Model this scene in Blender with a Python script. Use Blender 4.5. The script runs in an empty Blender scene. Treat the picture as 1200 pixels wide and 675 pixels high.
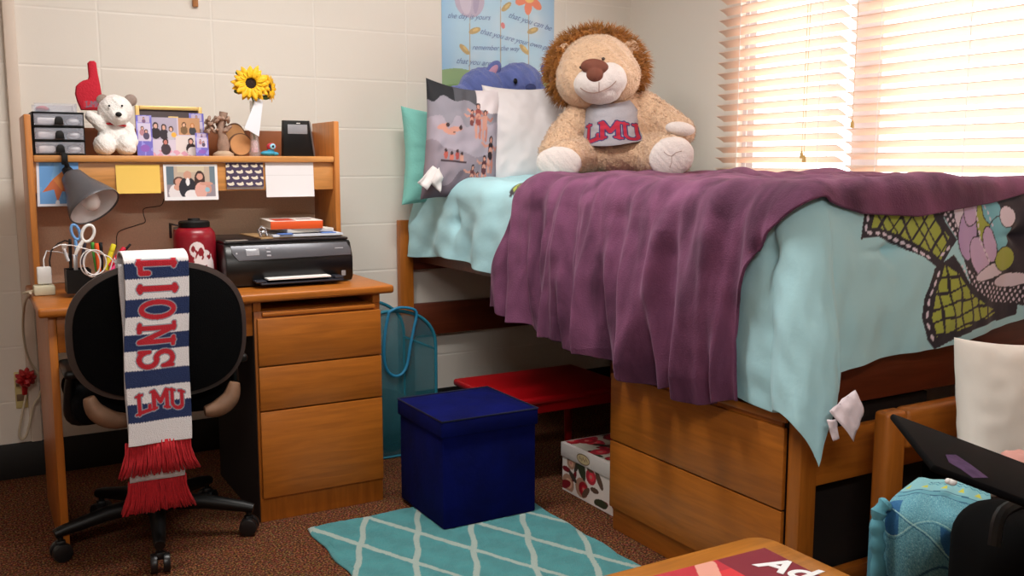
import math
ADDED_LAMP_E, WORLD_E, WIN_E, CEIL_FILL_E, EXPO, REAR_FILL_E = 3.0, 3.0, 48, 31, 0.34, 44
import bpy, bmesh, math, random
import numpy as np
from mathutils import Vector, Matrix, Euler
random.seed(7); RNG = np.random.default_rng(7)
SC = bpy.context.scene
COL = SC.collection
PI = math.pi

# ---------------------------------------------------------------- survey of the room (camera calibration)
F, YAW, PIT, CH = 1109.5, math.radians(29.958), math.radians(7.491), 1.17
_fw = Vector((math.sin(YAW)*math.cos(PIT), math.cos(YAW)*math.cos(PIT), -math.sin(PIT)))
_rt = Vector((math.cos(YAW), -math.sin(YAW), 0)); _dn = _fw.cross(_rt)
def ray(px, py): return _fw + _rt*((px-600)/F) + _dn*((py-337.5)/F)
def pY(px, py, y):
    r = ray(px, py); t = y/r.y; return Vector((r.x*t, y, CH+r.z*t))
def pX(px, py, x):
    r = ray(px, py); t = x/r.x; return Vector((x, r.y*t, CH+r.z*t))
def pZ(px, py, z):
    r = ray(px, py); t = (z-CH)/r.z; return Vector((r.x*t, r.y*t, z))
def pD(px, py, d):
    r = ray(px, py)*d; return Vector((r.x, r.y, CH+r.z))

BACKY, RIGHTX, LEFTX, REARY, CEIL = 3.9, 2.925, -1.6, -1.9, 2.5

# ---------------------------------------------------------------- materials
def lin(c):
    return tuple(((v/255)/12.92 if v/255 <= 0.04045 else ((v/255+0.055)/1.055)**2.4) for v in c)
def nt(name):
    m = bpy.data.materials.new(name); m.use_nodes = True
    return m, m.node_tree, m.node_tree.nodes['Principled BSDF']
def mat(name, rgb, rough=0.6, metal=0, var=0.0, scale=30, bump=0.0, bscale=None, spec=0.5, sheen=0, trans=0, alpha=1, emit=None, coat=0):
    m, t, b = nt(name); N, L = t.nodes, t.links
    c = lin(rgb)
    b.inputs['Base Color'].default_value = (*c, 1)
    b.inputs['Roughness'].default_value = rough; b.inputs['Metallic'].default_value = metal
    b.inputs['Specular IOR Level'].default_value = spec
    b.inputs['Sheen Weight'].default_value = sheen; b.inputs['Transmission Weight'].default_value = trans
    b.inputs['Alpha'].default_value = alpha; b.inputs['Coat Weight'].default_value = coat
    if emit: b.inputs['Emission Color'].default_value = (*lin(emit[0]), 1); b.inputs['Emission Strength'].default_value = emit[1]
    tc = N.new('ShaderNodeTexCoord')
    if var:
        n = N.new('ShaderNodeTexNoise'); n.inputs['Scale'].default_value = scale; n.inputs['Detail'].default_value = 4
        L.new(tc.outputs['Object'], n.inputs['Vector'])
        r = N.new('ShaderNodeValToRGB'); e = r.color_ramp.elements
        e[0].position, e[1].position = 0.3, 0.7
        e[0].color = (*[v*(1-var) for v in c], 1); e[1].color = (*[min(1, v*(1+var)) for v in c], 1)
        L.new(n.outputs['Fac'], r.inputs['Fac']); L.new(r.outputs['Color'], b.inputs['Base Color'])
    if bump:
        n = N.new('ShaderNodeTexNoise'); n.inputs['Scale'].default_value = bscale or scale; n.inputs['Detail'].default_value = 5
        L.new(tc.outputs['Object'], n.inputs['Vector'])
        k = N.new('ShaderNodeBump'); k.inputs['Strength'].default_value = bump; k.inputs['Distance'].default_value = 0.01
        L.new(n.outputs['Fac'], k.inputs['Height']); L.new(k.outputs['Normal'], b.inputs['Normal'])
    return m
def painted(name, rough=0.8, bump=0.0, bscale=200, sheen=0):
    m, t, b = nt(name); N, L = t.nodes, t.links
    a = N.new('ShaderNodeAttribute'); a.attribute_name = 'Col'
    L.new(a.outputs['Color'], b.inputs['Base Color'])
    b.inputs['Roughness'].default_value = rough; b.inputs['Sheen Weight'].default_value = sheen
    if bump:
        tc = N.new('ShaderNodeTexCoord')
        n = N.new('ShaderNodeTexNoise'); n.inputs['Scale'].default_value = bscale; n.inputs['Detail'].default_value = 4
        L.new(tc.outputs['Object'], n.inputs['Vector'])
        k = N.new('ShaderNodeBump'); k.inputs['Strength'].default_value = bump; k.inputs['Distance'].default_value = 0.01
        L.new(n.outputs['Fac'], k.inputs['Height']); L.new(k.outputs['Normal'], b.inputs['Normal'])
    return m
def wood(name, rgb, axis='X', rough=0.38, dark=0.80):
    m, t, b = nt(name); N, L = t.nodes, t.links
    tc = N.new('ShaderNodeTexCoord'); mp = N.new('ShaderNodeMapping')
    s = {'X': (1.2, 14, 14), 'Y': (14, 1.2, 14), 'Z': (14, 14, 1.2)}[axis]
    mp.inputs['Scale'].default_value = s
    n = N.new('ShaderNodeTexNoise'); n.inputs['Scale'].default_value = 4; n.inputs['Detail'].default_value = 8; n.inputs['Distortion'].default_value = 0.8
    r = N.new('ShaderNodeValToRGB'); e = r.color_ramp.elements; c = lin(rgb)
    e[0].position, e[1].position = 0.32, 0.72
    e[0].color = (c[0]*dark, c[1]*dark*0.97, c[2]*dark*0.92, 1); e[1].color = (min(1, c[0]*1.12), min(1, c[1]*1.12), min(1, c[2]*1.1), 1)
    L.new(tc.outputs['Object'], mp.inputs['Vector']); L.new(mp.outputs['Vector'], n.inputs['Vector'])
    L.new(n.outputs['Fac'], r.inputs['Fac']); L.new(r.outputs['Color'], b.inputs['Base Color'])
    b.inputs['Roughness'].default_value = rough
    k = N.new('ShaderNodeBump'); k.inputs['Strength'].default_value = 0.06; k.inputs['Distance'].default_value = 0.01
    L.new(n.outputs['Fac'], k.inputs['Height']); L.new(k.outputs['Normal'], b.inputs['Normal'])
    return m

MAPLE = (176, 102, 32)
M = {}
M['wood_x'] = wood('maple_x', MAPLE, 'X'); M['wood_z'] = wood('maple_z', MAPLE, 'Z'); M['wood_y'] = wood('maple_y', MAPLE, 'Y')
M['wood_hut'] = wood('hutch_wood', (206, 144, 80), 'X'); M['wood_hutz'] = wood('hutch_wood_z', (200, 128, 62), 'Z')
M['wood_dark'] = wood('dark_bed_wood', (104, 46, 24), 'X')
M['black'] = mat('black_plastic', (8, 8, 9), 0.45, spec=0.35)
M['matte_black'] = mat('matte_black', (5, 5, 6), 0.9, spec=0.1)
M['chairfab'] = mat('chair_fabric', (7, 7, 8), 0.95, bump=0.3, bscale=300, spec=0.08)
M['brownplast'] = mat('brown_plastic', (62, 50, 46), 0.5)
M['armpad'] = mat('arm_pad', (120, 88, 66), 0.6, var=0.2, scale=25)
M['white'] = mat('white_plastic', (235, 234, 232), 0.4)
M['offwhite'] = mat('offwhite_plastic', (215, 208, 180), 0.5)
M['paper'] = mat('paper', (238, 236, 234), 0.8)
M['steel'] = mat('steel', (180, 180, 184), 0.3, metal=1)
M['cord'] = mat('cord_beige', (205, 190, 165), 0.6)
M['cordwhite'] = mat('cord_white', (232, 230, 230), 0.5)
M['cordblack'] = mat('cord_black', (28, 24, 24), 0.5)

def mat_wall():
    m, t, b = nt('painted_block_wall'); N, L = t.nodes, t.links
    tc = N.new('ShaderNodeTexCoord'); sx = N.new('ShaderNodeSeparateXYZ'); L.new(tc.outputs['Object'], sx.inputs['Vector'])
    def groove(sock, period, off, w):
        a = N.new('ShaderNodeMath'); a.operation = 'ADD'; a.inputs[1].default_value = -off; L.new(sock, a.inputs[0])
        d = N.new('ShaderNodeMath'); d.operation = 'DIVIDE'; d.inputs[1].default_value = period; L.new(a.outputs[0], d.inputs[0])
        p = N.new('ShaderNodeMath'); p.operation = 'PINGPONG'; p.inputs[1].default_value = 0.5; L.new(d.outputs[0], p.inputs[0])
        r = N.new('ShaderNodeMapRange'); r.inputs['From Min'].default_value = 0; r.inputs['From Max'].default_value = w/period
        L.new(p.outputs[0], r.inputs['Value']); return r.outputs['Result']
    h = groove(sx.outputs['Z'], 0.2055, 1.1135, 0.006); v = groove(sx.outputs['X'], 0.4145, 0.472, 0.006)
    mn = N.new('ShaderNodeMath'); mn.operation = 'MINIMUM'; L.new(h, mn.inputs[0]); L.new(v, mn.inputs[1])
    n = N.new('ShaderNodeTexNoise'); n.inputs['Scale'].default_value = 110; n.inputs['Detail'].default_value = 4; L.new(tc.outputs['Object'], n.inputs['Vector'])
    ad = N.new('ShaderNodeMath'); ad.operation = 'MULTIPLY_ADD'; ad.inputs[1].default_value = 0.10; L.new(n.outputs['Fac'], ad.inputs[0]); L.new(mn.outputs[0], ad.inputs[2])
    k = N.new('ShaderNodeBump'); k.inputs['Strength'].default_value = 0.34; k.inputs['Distance'].default_value = 0.004
    L.new(ad.outputs[0], k.inputs['Height']); L.new(k.outputs['Normal'], b.inputs['Normal'])
    r = N.new('ShaderNodeMix'); r.data_type = 'RGBA'
    r.inputs['A'].default_value = (*lin((240, 234, 225)), 1); r.inputs['B'].default_value = (*lin((233, 226, 216)), 1)
    L.new(mn.outputs[0], r.inputs['Factor']); L.new(r.outputs['Result'], b.inputs['Base Color'])
    b.inputs['Roughness'].default_value = 0.55
    return m
def mat_carpet():
    m, t, b = nt('speckled_carpet'); N, L = t.nodes, t.links
    tc = N.new('ShaderNodeTexCoord')
    n = N.new('ShaderNodeTexNoise'); n.inputs['Scale'].default_value = 170; n.inputs['Detail'].default_value = 3
    v = N.new('ShaderNodeTexVoronoi'); v.inputs['Scale'].default_value = 190
    L.new(tc.outputs['Object'], n.inputs['Vector']); L.new(tc.outputs['Object'], v.inputs['Vector'])
    r = N.new('ShaderNodeValToRGB'); cr = r.color_ramp
    cr.elements[0].position = 0.36; cr.elements[0].color = (*lin((44, 25, 17)), 1)
    cr.elements[1].position = 0.66; cr.elements[1].color = (*lin((150, 108, 74)), 1)
    e = cr.elements.new(0.5); e.color = (*lin((92, 50, 32)), 1)
    L.new(n.outputs['Fac'], r.inputs['Fac'])
    mx = N.new('ShaderNodeMix'); mx.data_type = 'RGBA'; mx.blend_type = 'OVERLAY'; mx.inputs['Factor'].default_value = 0.35
    L.new(r.outputs['Color'], mx.inputs['A']); L.new(v.outputs['Color'], mx.inputs['B'])
    L.new(mx.outputs['Result'], b.inputs['Base Color']); b.inputs['Roughness'].default_value = 1; b.inputs['Specular IOR Level'].default_value = 0.1
    k = N.new('ShaderNodeBump'); k.inputs['Strength'].default_value = 0.8; k.inputs['Distance'].default_value = 0.006
    L.new(n.outputs['Fac'], k.inputs['Height']); L.new(k.outputs['Normal'], b.inputs['Normal'])
    return m
M['wall'] = mat_wall(); M['carpet'] = mat_carpet()
M['wall_plain'] = mat('painted_plaster', (240, 232, 222), 0.6, bump=0.05, bscale=90)
M['wall_unseen'] = mat('plaster_low_bounce', (176, 160, 144), 0.7)  # unseen walls, toned darker to cut the light they bounce back
M['ceil'] = mat('ceiling_white', (236, 232, 224), 0.8)

# ---------------------------------------------------------------- mesh building
class MB:
    def __init__(s): s.bm = bmesh.new()
    def _merge(s, tb, mtx=None):
        if mtx is not None: bmesh.ops.transform(tb, matrix=mtx, verts=tb.verts)
        me = bpy.data.meshes.new('t'); tb.to_mesh(me); tb.free(); s.bm.from_mesh(me); bpy.data.meshes.remove(me); return s
    def box(s, lo, hi, bev=0.0, rot=None, seg=2):
        tb = bmesh.new(); bmesh.ops.create_cube(tb, size=1)
        lo, hi = Vector(lo), Vector(hi); c = (lo+hi)/2; d = hi-lo
        bmesh.ops.scale(tb, vec=(abs(d.x), abs(d.y), abs(d.z)), verts=tb.verts)
        if bev: bmesh.ops.bevel(tb, geom=tb.edges[:]+tb.verts[:], offset=min(bev, min(abs(v) for v in d)*0.45), segments=seg, profile=0.5, affect='EDGES')
        mtx = Matrix.Translation(c) @ (rot.to_matrix().to_4x4() if rot else Matrix())
        return s._merge(tb, mtx)
    def obox(s, c, size, frame, bev=0.0, seg=2):
        """box with a 3x3 frame (columns are its axes)"""
        tb = bmesh.new(); bmesh.ops.create_cube(tb, size=1); bmesh.ops.scale(tb, vec=size, verts=tb.verts)
        if bev: bmesh.ops.bevel(tb, geom=tb.edges[:]+tb.verts[:], offset=min(bev, min(size)*0.45), segments=seg, profile=0.5, affect='EDGES')
        return s._merge(tb, Matrix.Translation(Vector(c)) @ frame.to_4x4())
    def cyl(s, p1, p2, r1, r2=None, n=20, bev=0):
        p1, p2 = Vector(p1), Vector(p2); r2 = r1 if r2 is None else r2; d = p2-p1
        tb = bmesh.new(); bmesh.ops.create_cone(tb, cap_ends=True, segments=n, radius1=r1, radius2=r2, depth=d.length)
        if bev:
            ed = [e for e in tb.edges if all(abs(v.co.z) > d.length/2-1e-5 for v in e.verts) and abs(e.verts[0].co.z-e.verts[1].co.z) < 1e-6]
            bmesh.ops.bevel(tb, geom=ed, offset=bev, segments=2, profile=0.5, affect='EDGES')
        q = Vector((0, 0, 1)).rotation_difference(d.normalized())
        return s._merge(tb, Matrix.Translation((p1+p2)/2) @ q.to_matrix().to_4x4())
    def tube(s, pts, r, n=8, closed=False):
        pts = [Vector(p) for p in pts]; N = len(pts); rr = r if isinstance(r, (list, tuple)) else [r]*N
        rings = []; up = None
        for i, p in enumerate(pts):
            if closed: t = (pts[(i+1) % N]-pts[i-1]).normalized()
            else: t = (pts[min(i+1, N-1)]-pts[max(i-1, 0)]).normalized()
            if up is None:
                up = t.orthogonal().normalized()
            up = (up - t*up.dot(t)).normalized(); w = t.cross(up)
            rings.append([s.bm.verts.new(p+(up*math.cos(a)+w*math.sin(a))*rr[i]) for a in [2*PI*k/n for k in range(n)]])
        for i in range(N if closed else N-1):
            a, b = rings[i], rings[(i+1) % N]
            for k in range(n): s.bm.faces.new((a[k], a[(k+1) % n], b[(k+1) % n], b[k]))
        if not closed:
            s.bm.faces.new(rings[0][::-1]); s.bm.faces.new(rings[-1])
        return s
    def lathe(s, prof, origin, axis=(0, 0, 1), n=28, sx=1, sy=1, cap=True):
        """prof: (radius, height) list"""
        tb = bmesh.new(); rings = []
        for r, h in prof:
            rings.append([tb.verts.new((max(r, 1e-5)*math.cos(2*PI*k/n)*sx, max(r, 1e-5)*math.sin(2*PI*k/n)*sy, h)) for k in range(n)])
        for a, b in zip(rings, rings[1:]):
            for k in range(n): tb.faces.new((a[k], a[(k+1) % n], b[(k+1) % n], b[k]))
        if cap and prof[0][0] > 1e-4: tb.faces.new(rings[0][::-1])
        if cap and prof[-1][0] > 1e-4: tb.faces.new(rings[-1])
        bmesh.ops.remove_doubles(tb, verts=tb.verts, dist=2e-5)
        q = Vector((0, 0, 1)).rotation_difference(Vector(axis).normalized())
        return s._merge(tb, Matrix.Translation(Vector(origin)) @ q.to_matrix().to_4x4())
    def ell(s, c, r, rot=None, sub=3):
        tb = bmesh.new(); bmesh.ops.create_icosphere(tb, subdivisions=sub, radius=1)
        bmesh.ops.scale(tb, vec=r if hasattr(r, '__len__') else (r, r, r), verts=tb.verts)
        R = rot.to_4x4() if isinstance(rot, Matrix) else (Euler(rot).to_matrix().to_4x4() if rot else Matrix())
        return s._merge(tb, Matrix.Translation(Vector(c)) @ R)
    def cap(s, p1, p2, r1, r2, k=6):
        p1, p2 = Vector(p1), Vector(p2)
        for i in range(k+1):
            t = i/k; s.ell(p1.lerp(p2, t), r1+(r2-r1)*t, sub=2)
        return s
    def prism(s, poly, org, ax, ay, depth, bev=0):
        """poly (2-D) laid in plane org + x*ax + y*ay, extruded along ax x ay by depth (centred)"""
        ax, ay = Vector(ax).normalized(), Vector(ay).normalized(); nz = ax.cross(ay); tb = bmesh.new()
        a = [tb.verts.new(Vector(org)+ax*x+ay*y+nz*depth/2) for x, y in poly]
        b = [tb.verts.new(Vector(org)+ax*x+ay*y-nz*depth/2) for x, y in poly]
        n = len(poly); f1 = tb.faces.new(a); f2 = tb.faces.new(b[::-1])
        for k in range(n): tb.faces.new((a[k], b[k], b[(k+1) % n], a[(k+1) % n]))
        bmesh.ops.recalc_face_normals(tb, faces=tb.faces)
        if bev:
            ed = [e for f in (f1, f2) for e in f.edges]
            bmesh.ops.bevel(tb, geom=ed, offset=bev, segments=2, profile=0.5, affect='EDGES')
        return s._merge(tb)
    def grid(s, P):
        """P: array (nu, nv, 3)"""
        nu, nv = P.shape[:2]
        v = [[s.bm.verts.new(P[i, j]) for j in range(nv)] for i in range(nu)]
        for i in range(nu-1):
            for j in range(nv-1): s.bm.faces.new((v[i][j], v[i+1][j], v[i+1][j+1], v[i][j+1]))
        return s

def base_of(parent):
    o = parent
    while o is not None and o.parent is not None: o = o.parent
    return Vector(o.location) if o is not None else Vector((0, 0, 0))
def link(name, me, m, parent=None, smooth=True, ang=38):
    """a mesh given in world metres, linked as one object (child of parent)"""
    o = bpy.data.objects.new(name, me); COL.objects.link(o)
    if m is not None:
        me.materials.clear()
        for mm in (m if isinstance(m, (list, tuple)) else [m]): me.materials.append(mm)
    if parent is not None:
        me.transform(Matrix.Translation(-base_of(parent))); o.parent = parent
    if smooth:
        me.polygons.foreach_set('use_smooth', [True]*len(me.polygons))
        if ang and ang < 180: me.set_sharp_from_angle(angle=math.radians(ang))
    return o
def build(name, mb, m, parent=None, smooth=True, ang=38, recalc=True):
    if recalc: bmesh.ops.recalc_face_normals(mb.bm, faces=mb.bm.faces)
    me = bpy.data.meshes.new(name); mb.bm.to_mesh(me); mb.bm.free()
    return link(name, me, m, parent, smooth, ang)
def tag(o, label=None, cat=None, group=None, kind=None):
    if label: o['label'] = label
    if cat: o['category'] = cat
    if group: o['group'] = group
    if kind: o['kind'] = kind
    return o
def rebase(o, loc):
    """move the origin of a top-level mesh to loc without moving the mesh"""
    loc = Vector(loc); o.data.transform(Matrix.Translation(-loc)); o.location = loc; return o
def thing(name, label, cat, loc, group=None):
    o = bpy.data.objects.new(name, None); COL.objects.link(o); o.location = loc; o.empty_display_size = 0.05
    return tag(o, label, cat, group)
def struct(name, mb, m, **k):
    return tag(build(name, mb, m, **k), kind='structure')
def numgrid(P, cols=None, closed_back=None):
    """fast mesh from an (nu,nv,3) array; cols (nu,nv,3) linear colours go to attribute Col"""
    nu, nv = P.shape[:2]; me = bpy.data.meshes.new('g')
    idx = np.arange(nu*nv).reshape(nu, nv)
    q = np.stack([idx[:-1, :-1], idx[1:, :-1], idx[1:, 1:], idx[:-1, 1:]], -1).reshape(-1, 4)
    me.vertices.add(nu*nv); me.vertices.foreach_set('co', P.astype(np.float32).ravel())
    me.loops.add(q.size); me.loops.foreach_set('vertex_index', q.astype(np.int32).ravel())
    me.polygons.add(len(q)); me.polygons.foreach_set('loop_start', np.arange(0, q.size, 4, dtype=np.int32))
    me.update(calc_edges=True); me.validate()
    if cols is not None:
        a = me.color_attributes.new('Col', 'FLOAT_COLOR', 'POINT')
        c = np.concatenate([cols.reshape(-1, 3), np.ones((nu*nv, 1))], 1).astype(np.float32)
        a.data.foreach_set('color', c.ravel())
    return me
def thick(P, t):
    """closed slab from sheet P (nu,nv,3): front P, back P - n*t"""
    du = np.gradient(P, axis=0); dv = np.gradient(P, axis=1)
    n = np.cross(du, dv); n /= (np.linalg.norm(n, axis=2, keepdims=True)+1e-9)
    return P - n*t
def slab_mesh(P, cols, t):
    """sheet with real thickness: one wrapped grid (front, edge, back)"""
    B = thick(P, t); nu, nv = P.shape[:2]
    me = numgrid(np.concatenate([P, B[::-1]], 0), None if cols is None else np.concatenate([cols, cols[::-1]], 0))
    bm = bmesh.new(); bm.from_mesh(me)
    bm.verts.ensure_lookup_table()
    g = lambda i, j: bm.verts[i*nv+j]
    for i in range(nu-1):
        for j in (0, nv-1):
            try: bm.faces.new((g(i, j), g(i+1, j), g(2*nu-2-i, j), g(2*nu-1-i, j)))
            except ValueError: pass
    for j in range(nv-1):
        try: bm.faces.new((g(0, j), g(0, j+1), g(2*nu-1, j+1), g(2*nu-1, j)))
        except ValueError: pass
    bmesh.ops.recalc_face_normals(bm, faces=bm.faces); bm.to_mesh(me); bm.free(); return me
def wsum(X, Y, seed, f0=1.0, n=5, amp=1.0, g=1.9, d=0.55):
    """smooth pseudo noise from rotated sines"""
    r = np.random.default_rng(seed); out = np.zeros_like(X); a = amp; f = f0
    for i in range(n):
        for k in range(3):
            th = r.uniform(0, 2*PI); ph = r.uniform(0, 2*PI)
            out += a/3*1.6*np.sin(2*PI*f*(X*math.cos(th)+Y*math.sin(th))+ph+0.8*np.sin(2*PI*f*0.6*(Y*math.cos(th)-X*math.sin(th))+ph*2))
        a *= d; f *= g
    return out
def blob(name, mb, m, parent=None, voxel=0.006, smooth=6, disp=None):
    """merge overlapping solids into one continuous skin"""
    o = build('tmp', mb, None, None, recalc=False)
    md = o.modifiers.new('r', 'REMESH'); md.mode = 'VOXEL'; md.voxel_size = voxel
    s = o.modifiers.new('s', 'SMOOTH'); s.factor = 0.6; s.iterations = smooth
    dg = bpy.context.evaluated_depsgraph_get(); me = bpy.data.meshes.new_from_object(o.evaluated_get(dg))
    bpy.data.objects.remove(o)
    if disp:
        nv = len(me.vertices); co = np.empty(nv*3, np.float32); no = np.empty(nv*3, np.float32)
        me.vertices.foreach_get('co', co); me.vertices.foreach_get('normal', no); co = co.reshape(-1, 3); no = no.reshape(-1, 3)
        amp, f = disp
        h = wsum(co[:, 0]+co[:, 2]*0.7, co[:, 1]-co[:, 2]*0.6, 3, f, 4, 1.0)
        co += no*(h*amp)[:, None]; me.vertices.foreach_set('co', co.ravel()); me.update()
    me.name = name
    return link(name, me, m, parent, ang=180)
def tufts(name, obj, m, parent, count, length, width, droop=0.3, seed=1, keep=None, bend=0.35):
    """fur: thin tapering locks standing on a mesh (given in parent space)"""
    r = np.random.default_rng(seed); me = obj.data; bs = base_of(parent)
    me.calc_loop_triangles()
    tri = np.array([t.vertices[:] for t in me.loop_triangles]); co = np.array([v.co[:] for v in me.vertices])
    A, B, C = co[tri[:, 0]], co[tri[:, 1]], co[tri[:, 2]]
    n = np.cross(B-A, C-A); ar = np.linalg.norm(n, axis=1); n = n/(ar[:, None]+1e-12)
    cen = (A+B+C)/3
    w = ar.copy()
    if keep is not None: w = w*keep(cen+np.array(bs), n)
    k = r.choice(len(tri), size=count, p=w/w.sum())
    u, v = r.random(count), r.random(count); f = u+v > 1; u[f] = 1-u[f]; v[f] = 1-v[f]
    P = A[k]+(B[k]-A[k])*u[:, None]+(C[k]-A[k])*v[:, None]; Nn = n[k]
    t = r.normal(size=(count, 3)); t -= Nn*(t*Nn).sum(1)[:, None]; t /= np.linalg.norm(t, axis=1)[:, None]
    L = length*r.uniform(0.6, 1.25, count)
    D = Nn + t*bend*r.uniform(0.2, 1, count)[:, None]; D[:, 2] -= droop; D /= np.linalg.norm(D, axis=1)[:, None]
    S = np.cross(D, t); S /= (np.linalg.norm(S, axis=1)[:, None]+1e-9)
    Q = np.cross(D, S); W = width*r.uniform(0.7, 1.2, count)
    base = P-Nn*width*0.5
    mid = base + D*(L*0.55)[:, None]; D2 = D.copy(); D2[:, 2] -= droop*0.8; tip = mid + D2*(L*0.5)[:, None]
    V = []; 
    for a in range(3):
        th = 2*PI*a/3; V.append(base+(S*math.cos(th)+Q*math.sin(th))*W[:, None])
    for a in range(3):
        th = 2*PI*a/3; V.append(mid+(S*math.cos(th)+Q*math.sin(th))*(W*0.7)[:, None])
    V.append(tip)
    V = np.stack(V, 1).reshape(-1, 3); F_ = []
    b = np.arange(count)*7
    qs = [np.stack([b+a, b+(a+1) % 3, b+3+(a+1) % 3, b+3+a], 1) for a in range(3)]
    ts = [np.stack([b+3+a, b+3+(a+1) % 3, b+6], 1) for a in range(3)]
    faces = [tuple(x) for q in qs for x in q.tolist()]+[tuple(x) for q in ts for x in q.tolist()]
    m2 = bpy.data.meshes.new(name); m2.from_pydata(V.tolist(), [], faces)
    m2.transform(Matrix.Translation(bs))
    return link(name, m2, m, parent, ang=180)

# ------------- 2-D painting helpers (numpy): distances and polygons
def dseg(X, Y, a, b):
    ax, ay = a; bx, by = b; dx, dy = bx-ax, by-ay; L = dx*dx+dy*dy+1e-12
    t = np.clip(((X-ax)*dx+(Y-ay)*dy)/L, 0, 1); return np.hypot(X-ax-t*dx, Y-ay-t*dy)
def dline(X, Y, pts):
    d = np.full(X.shape, 1e9)
    for a, b in zip(pts, pts[1:]): d = np.minimum(d, dseg(X, Y, a, b))
    return d
def inpoly(X, Y, P):
    c = np.zeros(X.shape, bool); n = len(P)
    for i in range(n):
        x1, y1 = P[i]; x2, y2 = P[(i+1) % n]
        if y1 == y2: continue
        k = ((y1 > Y) != (y2 > Y)) & (X < (x2-x1)*(Y-y1)/(y2-y1)+x1); c ^= k
    return c
def inell(X, Y, cx, cy, rx, ry, a=0.0):
    dx, dy = X-cx, Y-cy; u = dx*math.cos(a)+dy*math.sin(a); v = -dx*math.sin(a)+dy*math.cos(a)
    return (u/rx)**2+(v/ry)**2 < 1
def setc(C, mask, rgb): C[mask] = lin(rgb)
def arc(cx, cy, rx, ry, a0, a1, n=14):
    return [(cx+rx*math.cos(math.radians(a0+(a1-a0)*i/n)), cy+ry*math.sin(math.radians(a0+(a1-a0)*i/n))) for i in range(n+1)]
# block-serif letters as strokes in a unit box (x 0..1, y 0..1), plus serif strokes
LET = {
 'L': ([[(0.28, 0.0), (0.28, 1.0)], [(0.28, 0.06), (0.86, 0.06), (0.86, 0.28)]], [[(0.1, 0.97), (0.46, 0.97)], [(0.1, 0.03), (0.4, 0.03)]]),
 'I': ([[(0.5, 0), (0.5, 1)]], [[(0.28, 0.97), (0.72, 0.97)], [(0.28, 0.03), (0.72, 0.03)]]),
 'O': ([arc(0.5, 0.5, 0.34, 0.44, 0, 360, 28)], []),
 'N': ([[(0.2, 0.02), (0.2, 0.98), (0.8, 0.04), (0.8, 0.98)]], [[(0.04, 0.03), (0.36, 0.03)], [(0.02, 0.97), (0.28, 0.97)], [(0.66, 0.97), (0.96, 0.97)]]),
 'S': ([arc(0.5, 0.72, 0.30, 0.24, 20, 265, 16)+arc(0.5, 0.27, 0.32, 0.24, 85, -165, 16)], [[(0.82, 0.68), (0.82, 0.95)], [(0.18, 0.05), (0.18, 0.3)]]),
 'M': ([[(0.16, 0.02), (0.16, 0.96), (0.5, 0.32), (0.84, 0.96), (0.84, 0.02)]], [[(0.02, 0.03), (0.3, 0.03)], [(0.7, 0.03), (0.98, 0.03)], [(0.02, 0.97), (0.2, 0.97)], [(0.8, 0.97), (0.98, 0.97)]]),
 'U': ([[(0.2, 0.98), (0.2, 0.35)]+arc(0.5, 0.32, 0.30, 0.27, 180, 360, 12)+[(0.8, 0.98)]], [[(0.04, 0.97), (0.38, 0.97)], [(0.62, 0.97), (0.96, 0.97)]]),
}
def letter_d(ch, X, Y, wt=1.0):
    """distance field (in unit-box lengths) to a letter's body"""
    d = np.full(X.shape, 1e9)
    for s in LET[ch][0]: d = np.minimum(d, dline(X, Y, s))
    for s in LET[ch][1]: d = np.minimum(d, dline(X, Y, s)+0.035)
    return d
def paint_lmu(C, U, V, cx, cy, w, h, fill, edge, th=0.085, ar=0.62):
    """arched collegiate LMU; U right, V up, centre cx,cy"""
    X = (U-cx)/w; Y = (V-cy)/h
    for i, ch in enumerate('LMU'):
        x0 = (-0.5, -0.19, 0.17)[i]; ww = (0.33, 0.38, 0.33)[i]
        lx = (X-x0)/ww; sh = -ar*np.abs(X)**1.3+0.12
        sc = 0.86 - 0.0*X
        ly = (Y-sh+0.38)/sc
        a = ww*w; b = sc*h                 # keep stroke width even
        s = (lx-0.5)*a/b+0.5 if False else lx
        d = letter_d(ch, lx, ly)
        C[d < th+0.055] = lin(edge)
    for i, ch in enumerate('LMU'):
        x0 = (-0.5, -0.19, 0.17)[i]; ww = (0.33, 0.38, 0.33)[i]
        lx = (X-x0)/ww; sh = -ar*np.abs(X)**1.3+0.12; ly = (Y-sh+0.38)/0.86
        C[letter_d(ch, lx, ly) < th] = lin(fill)
def people(C, U, V, specs):
    """small photographed figures: (x, y, scale, hair, skin, cloth) - head, hair, shoulders"""
    for x, y, s, hair, skin, cloth in specs:
        setc(C, inell(U, V, x, y-0.95*s, 0.62*s, 0.75*s), cloth)
        setc(C, inell(U, V, x, y+0.02*s, 0.36*s, 0.46*s), hair)
        setc(C, inell(U, V, x, y-0.04*s, 0.22*s, 0.30*s), skin)
def sheet(name, org, ax, ay, w, h, fn, parent, nx=80, ny=60, m=None, t=0.0012, curl=0.0):
    """a thin printed sheet: fn(C,U,V) paints; U in 0..w, V in 0..h from org"""
    ax, ay = Vector(ax).normalized(), Vector(ay).normalized(); n = ax.cross(ay)
    u = np.linspace(0, w, nx); v = np.linspace(0, h, ny); U, V = np.meshgrid(u, v, indexing='ij')
    C = np.ones((nx, ny, 3)); fn(C, U, V)
    z = curl*((V/h-1)**2)*(1+0.3*np.sin(U/w*3)) if curl else 0*U
    P = np.array(org)[None, None]+U[..., None]*np.array(ax)+V[..., None]*np.array(ay)+z[..., None]*np.array(n)
    me = slab_mesh(P, C, t)
    return link(name, me, m or M['print'], parent, ang=60)
M['print'] = painted('printed_paper', 0.55)
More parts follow.
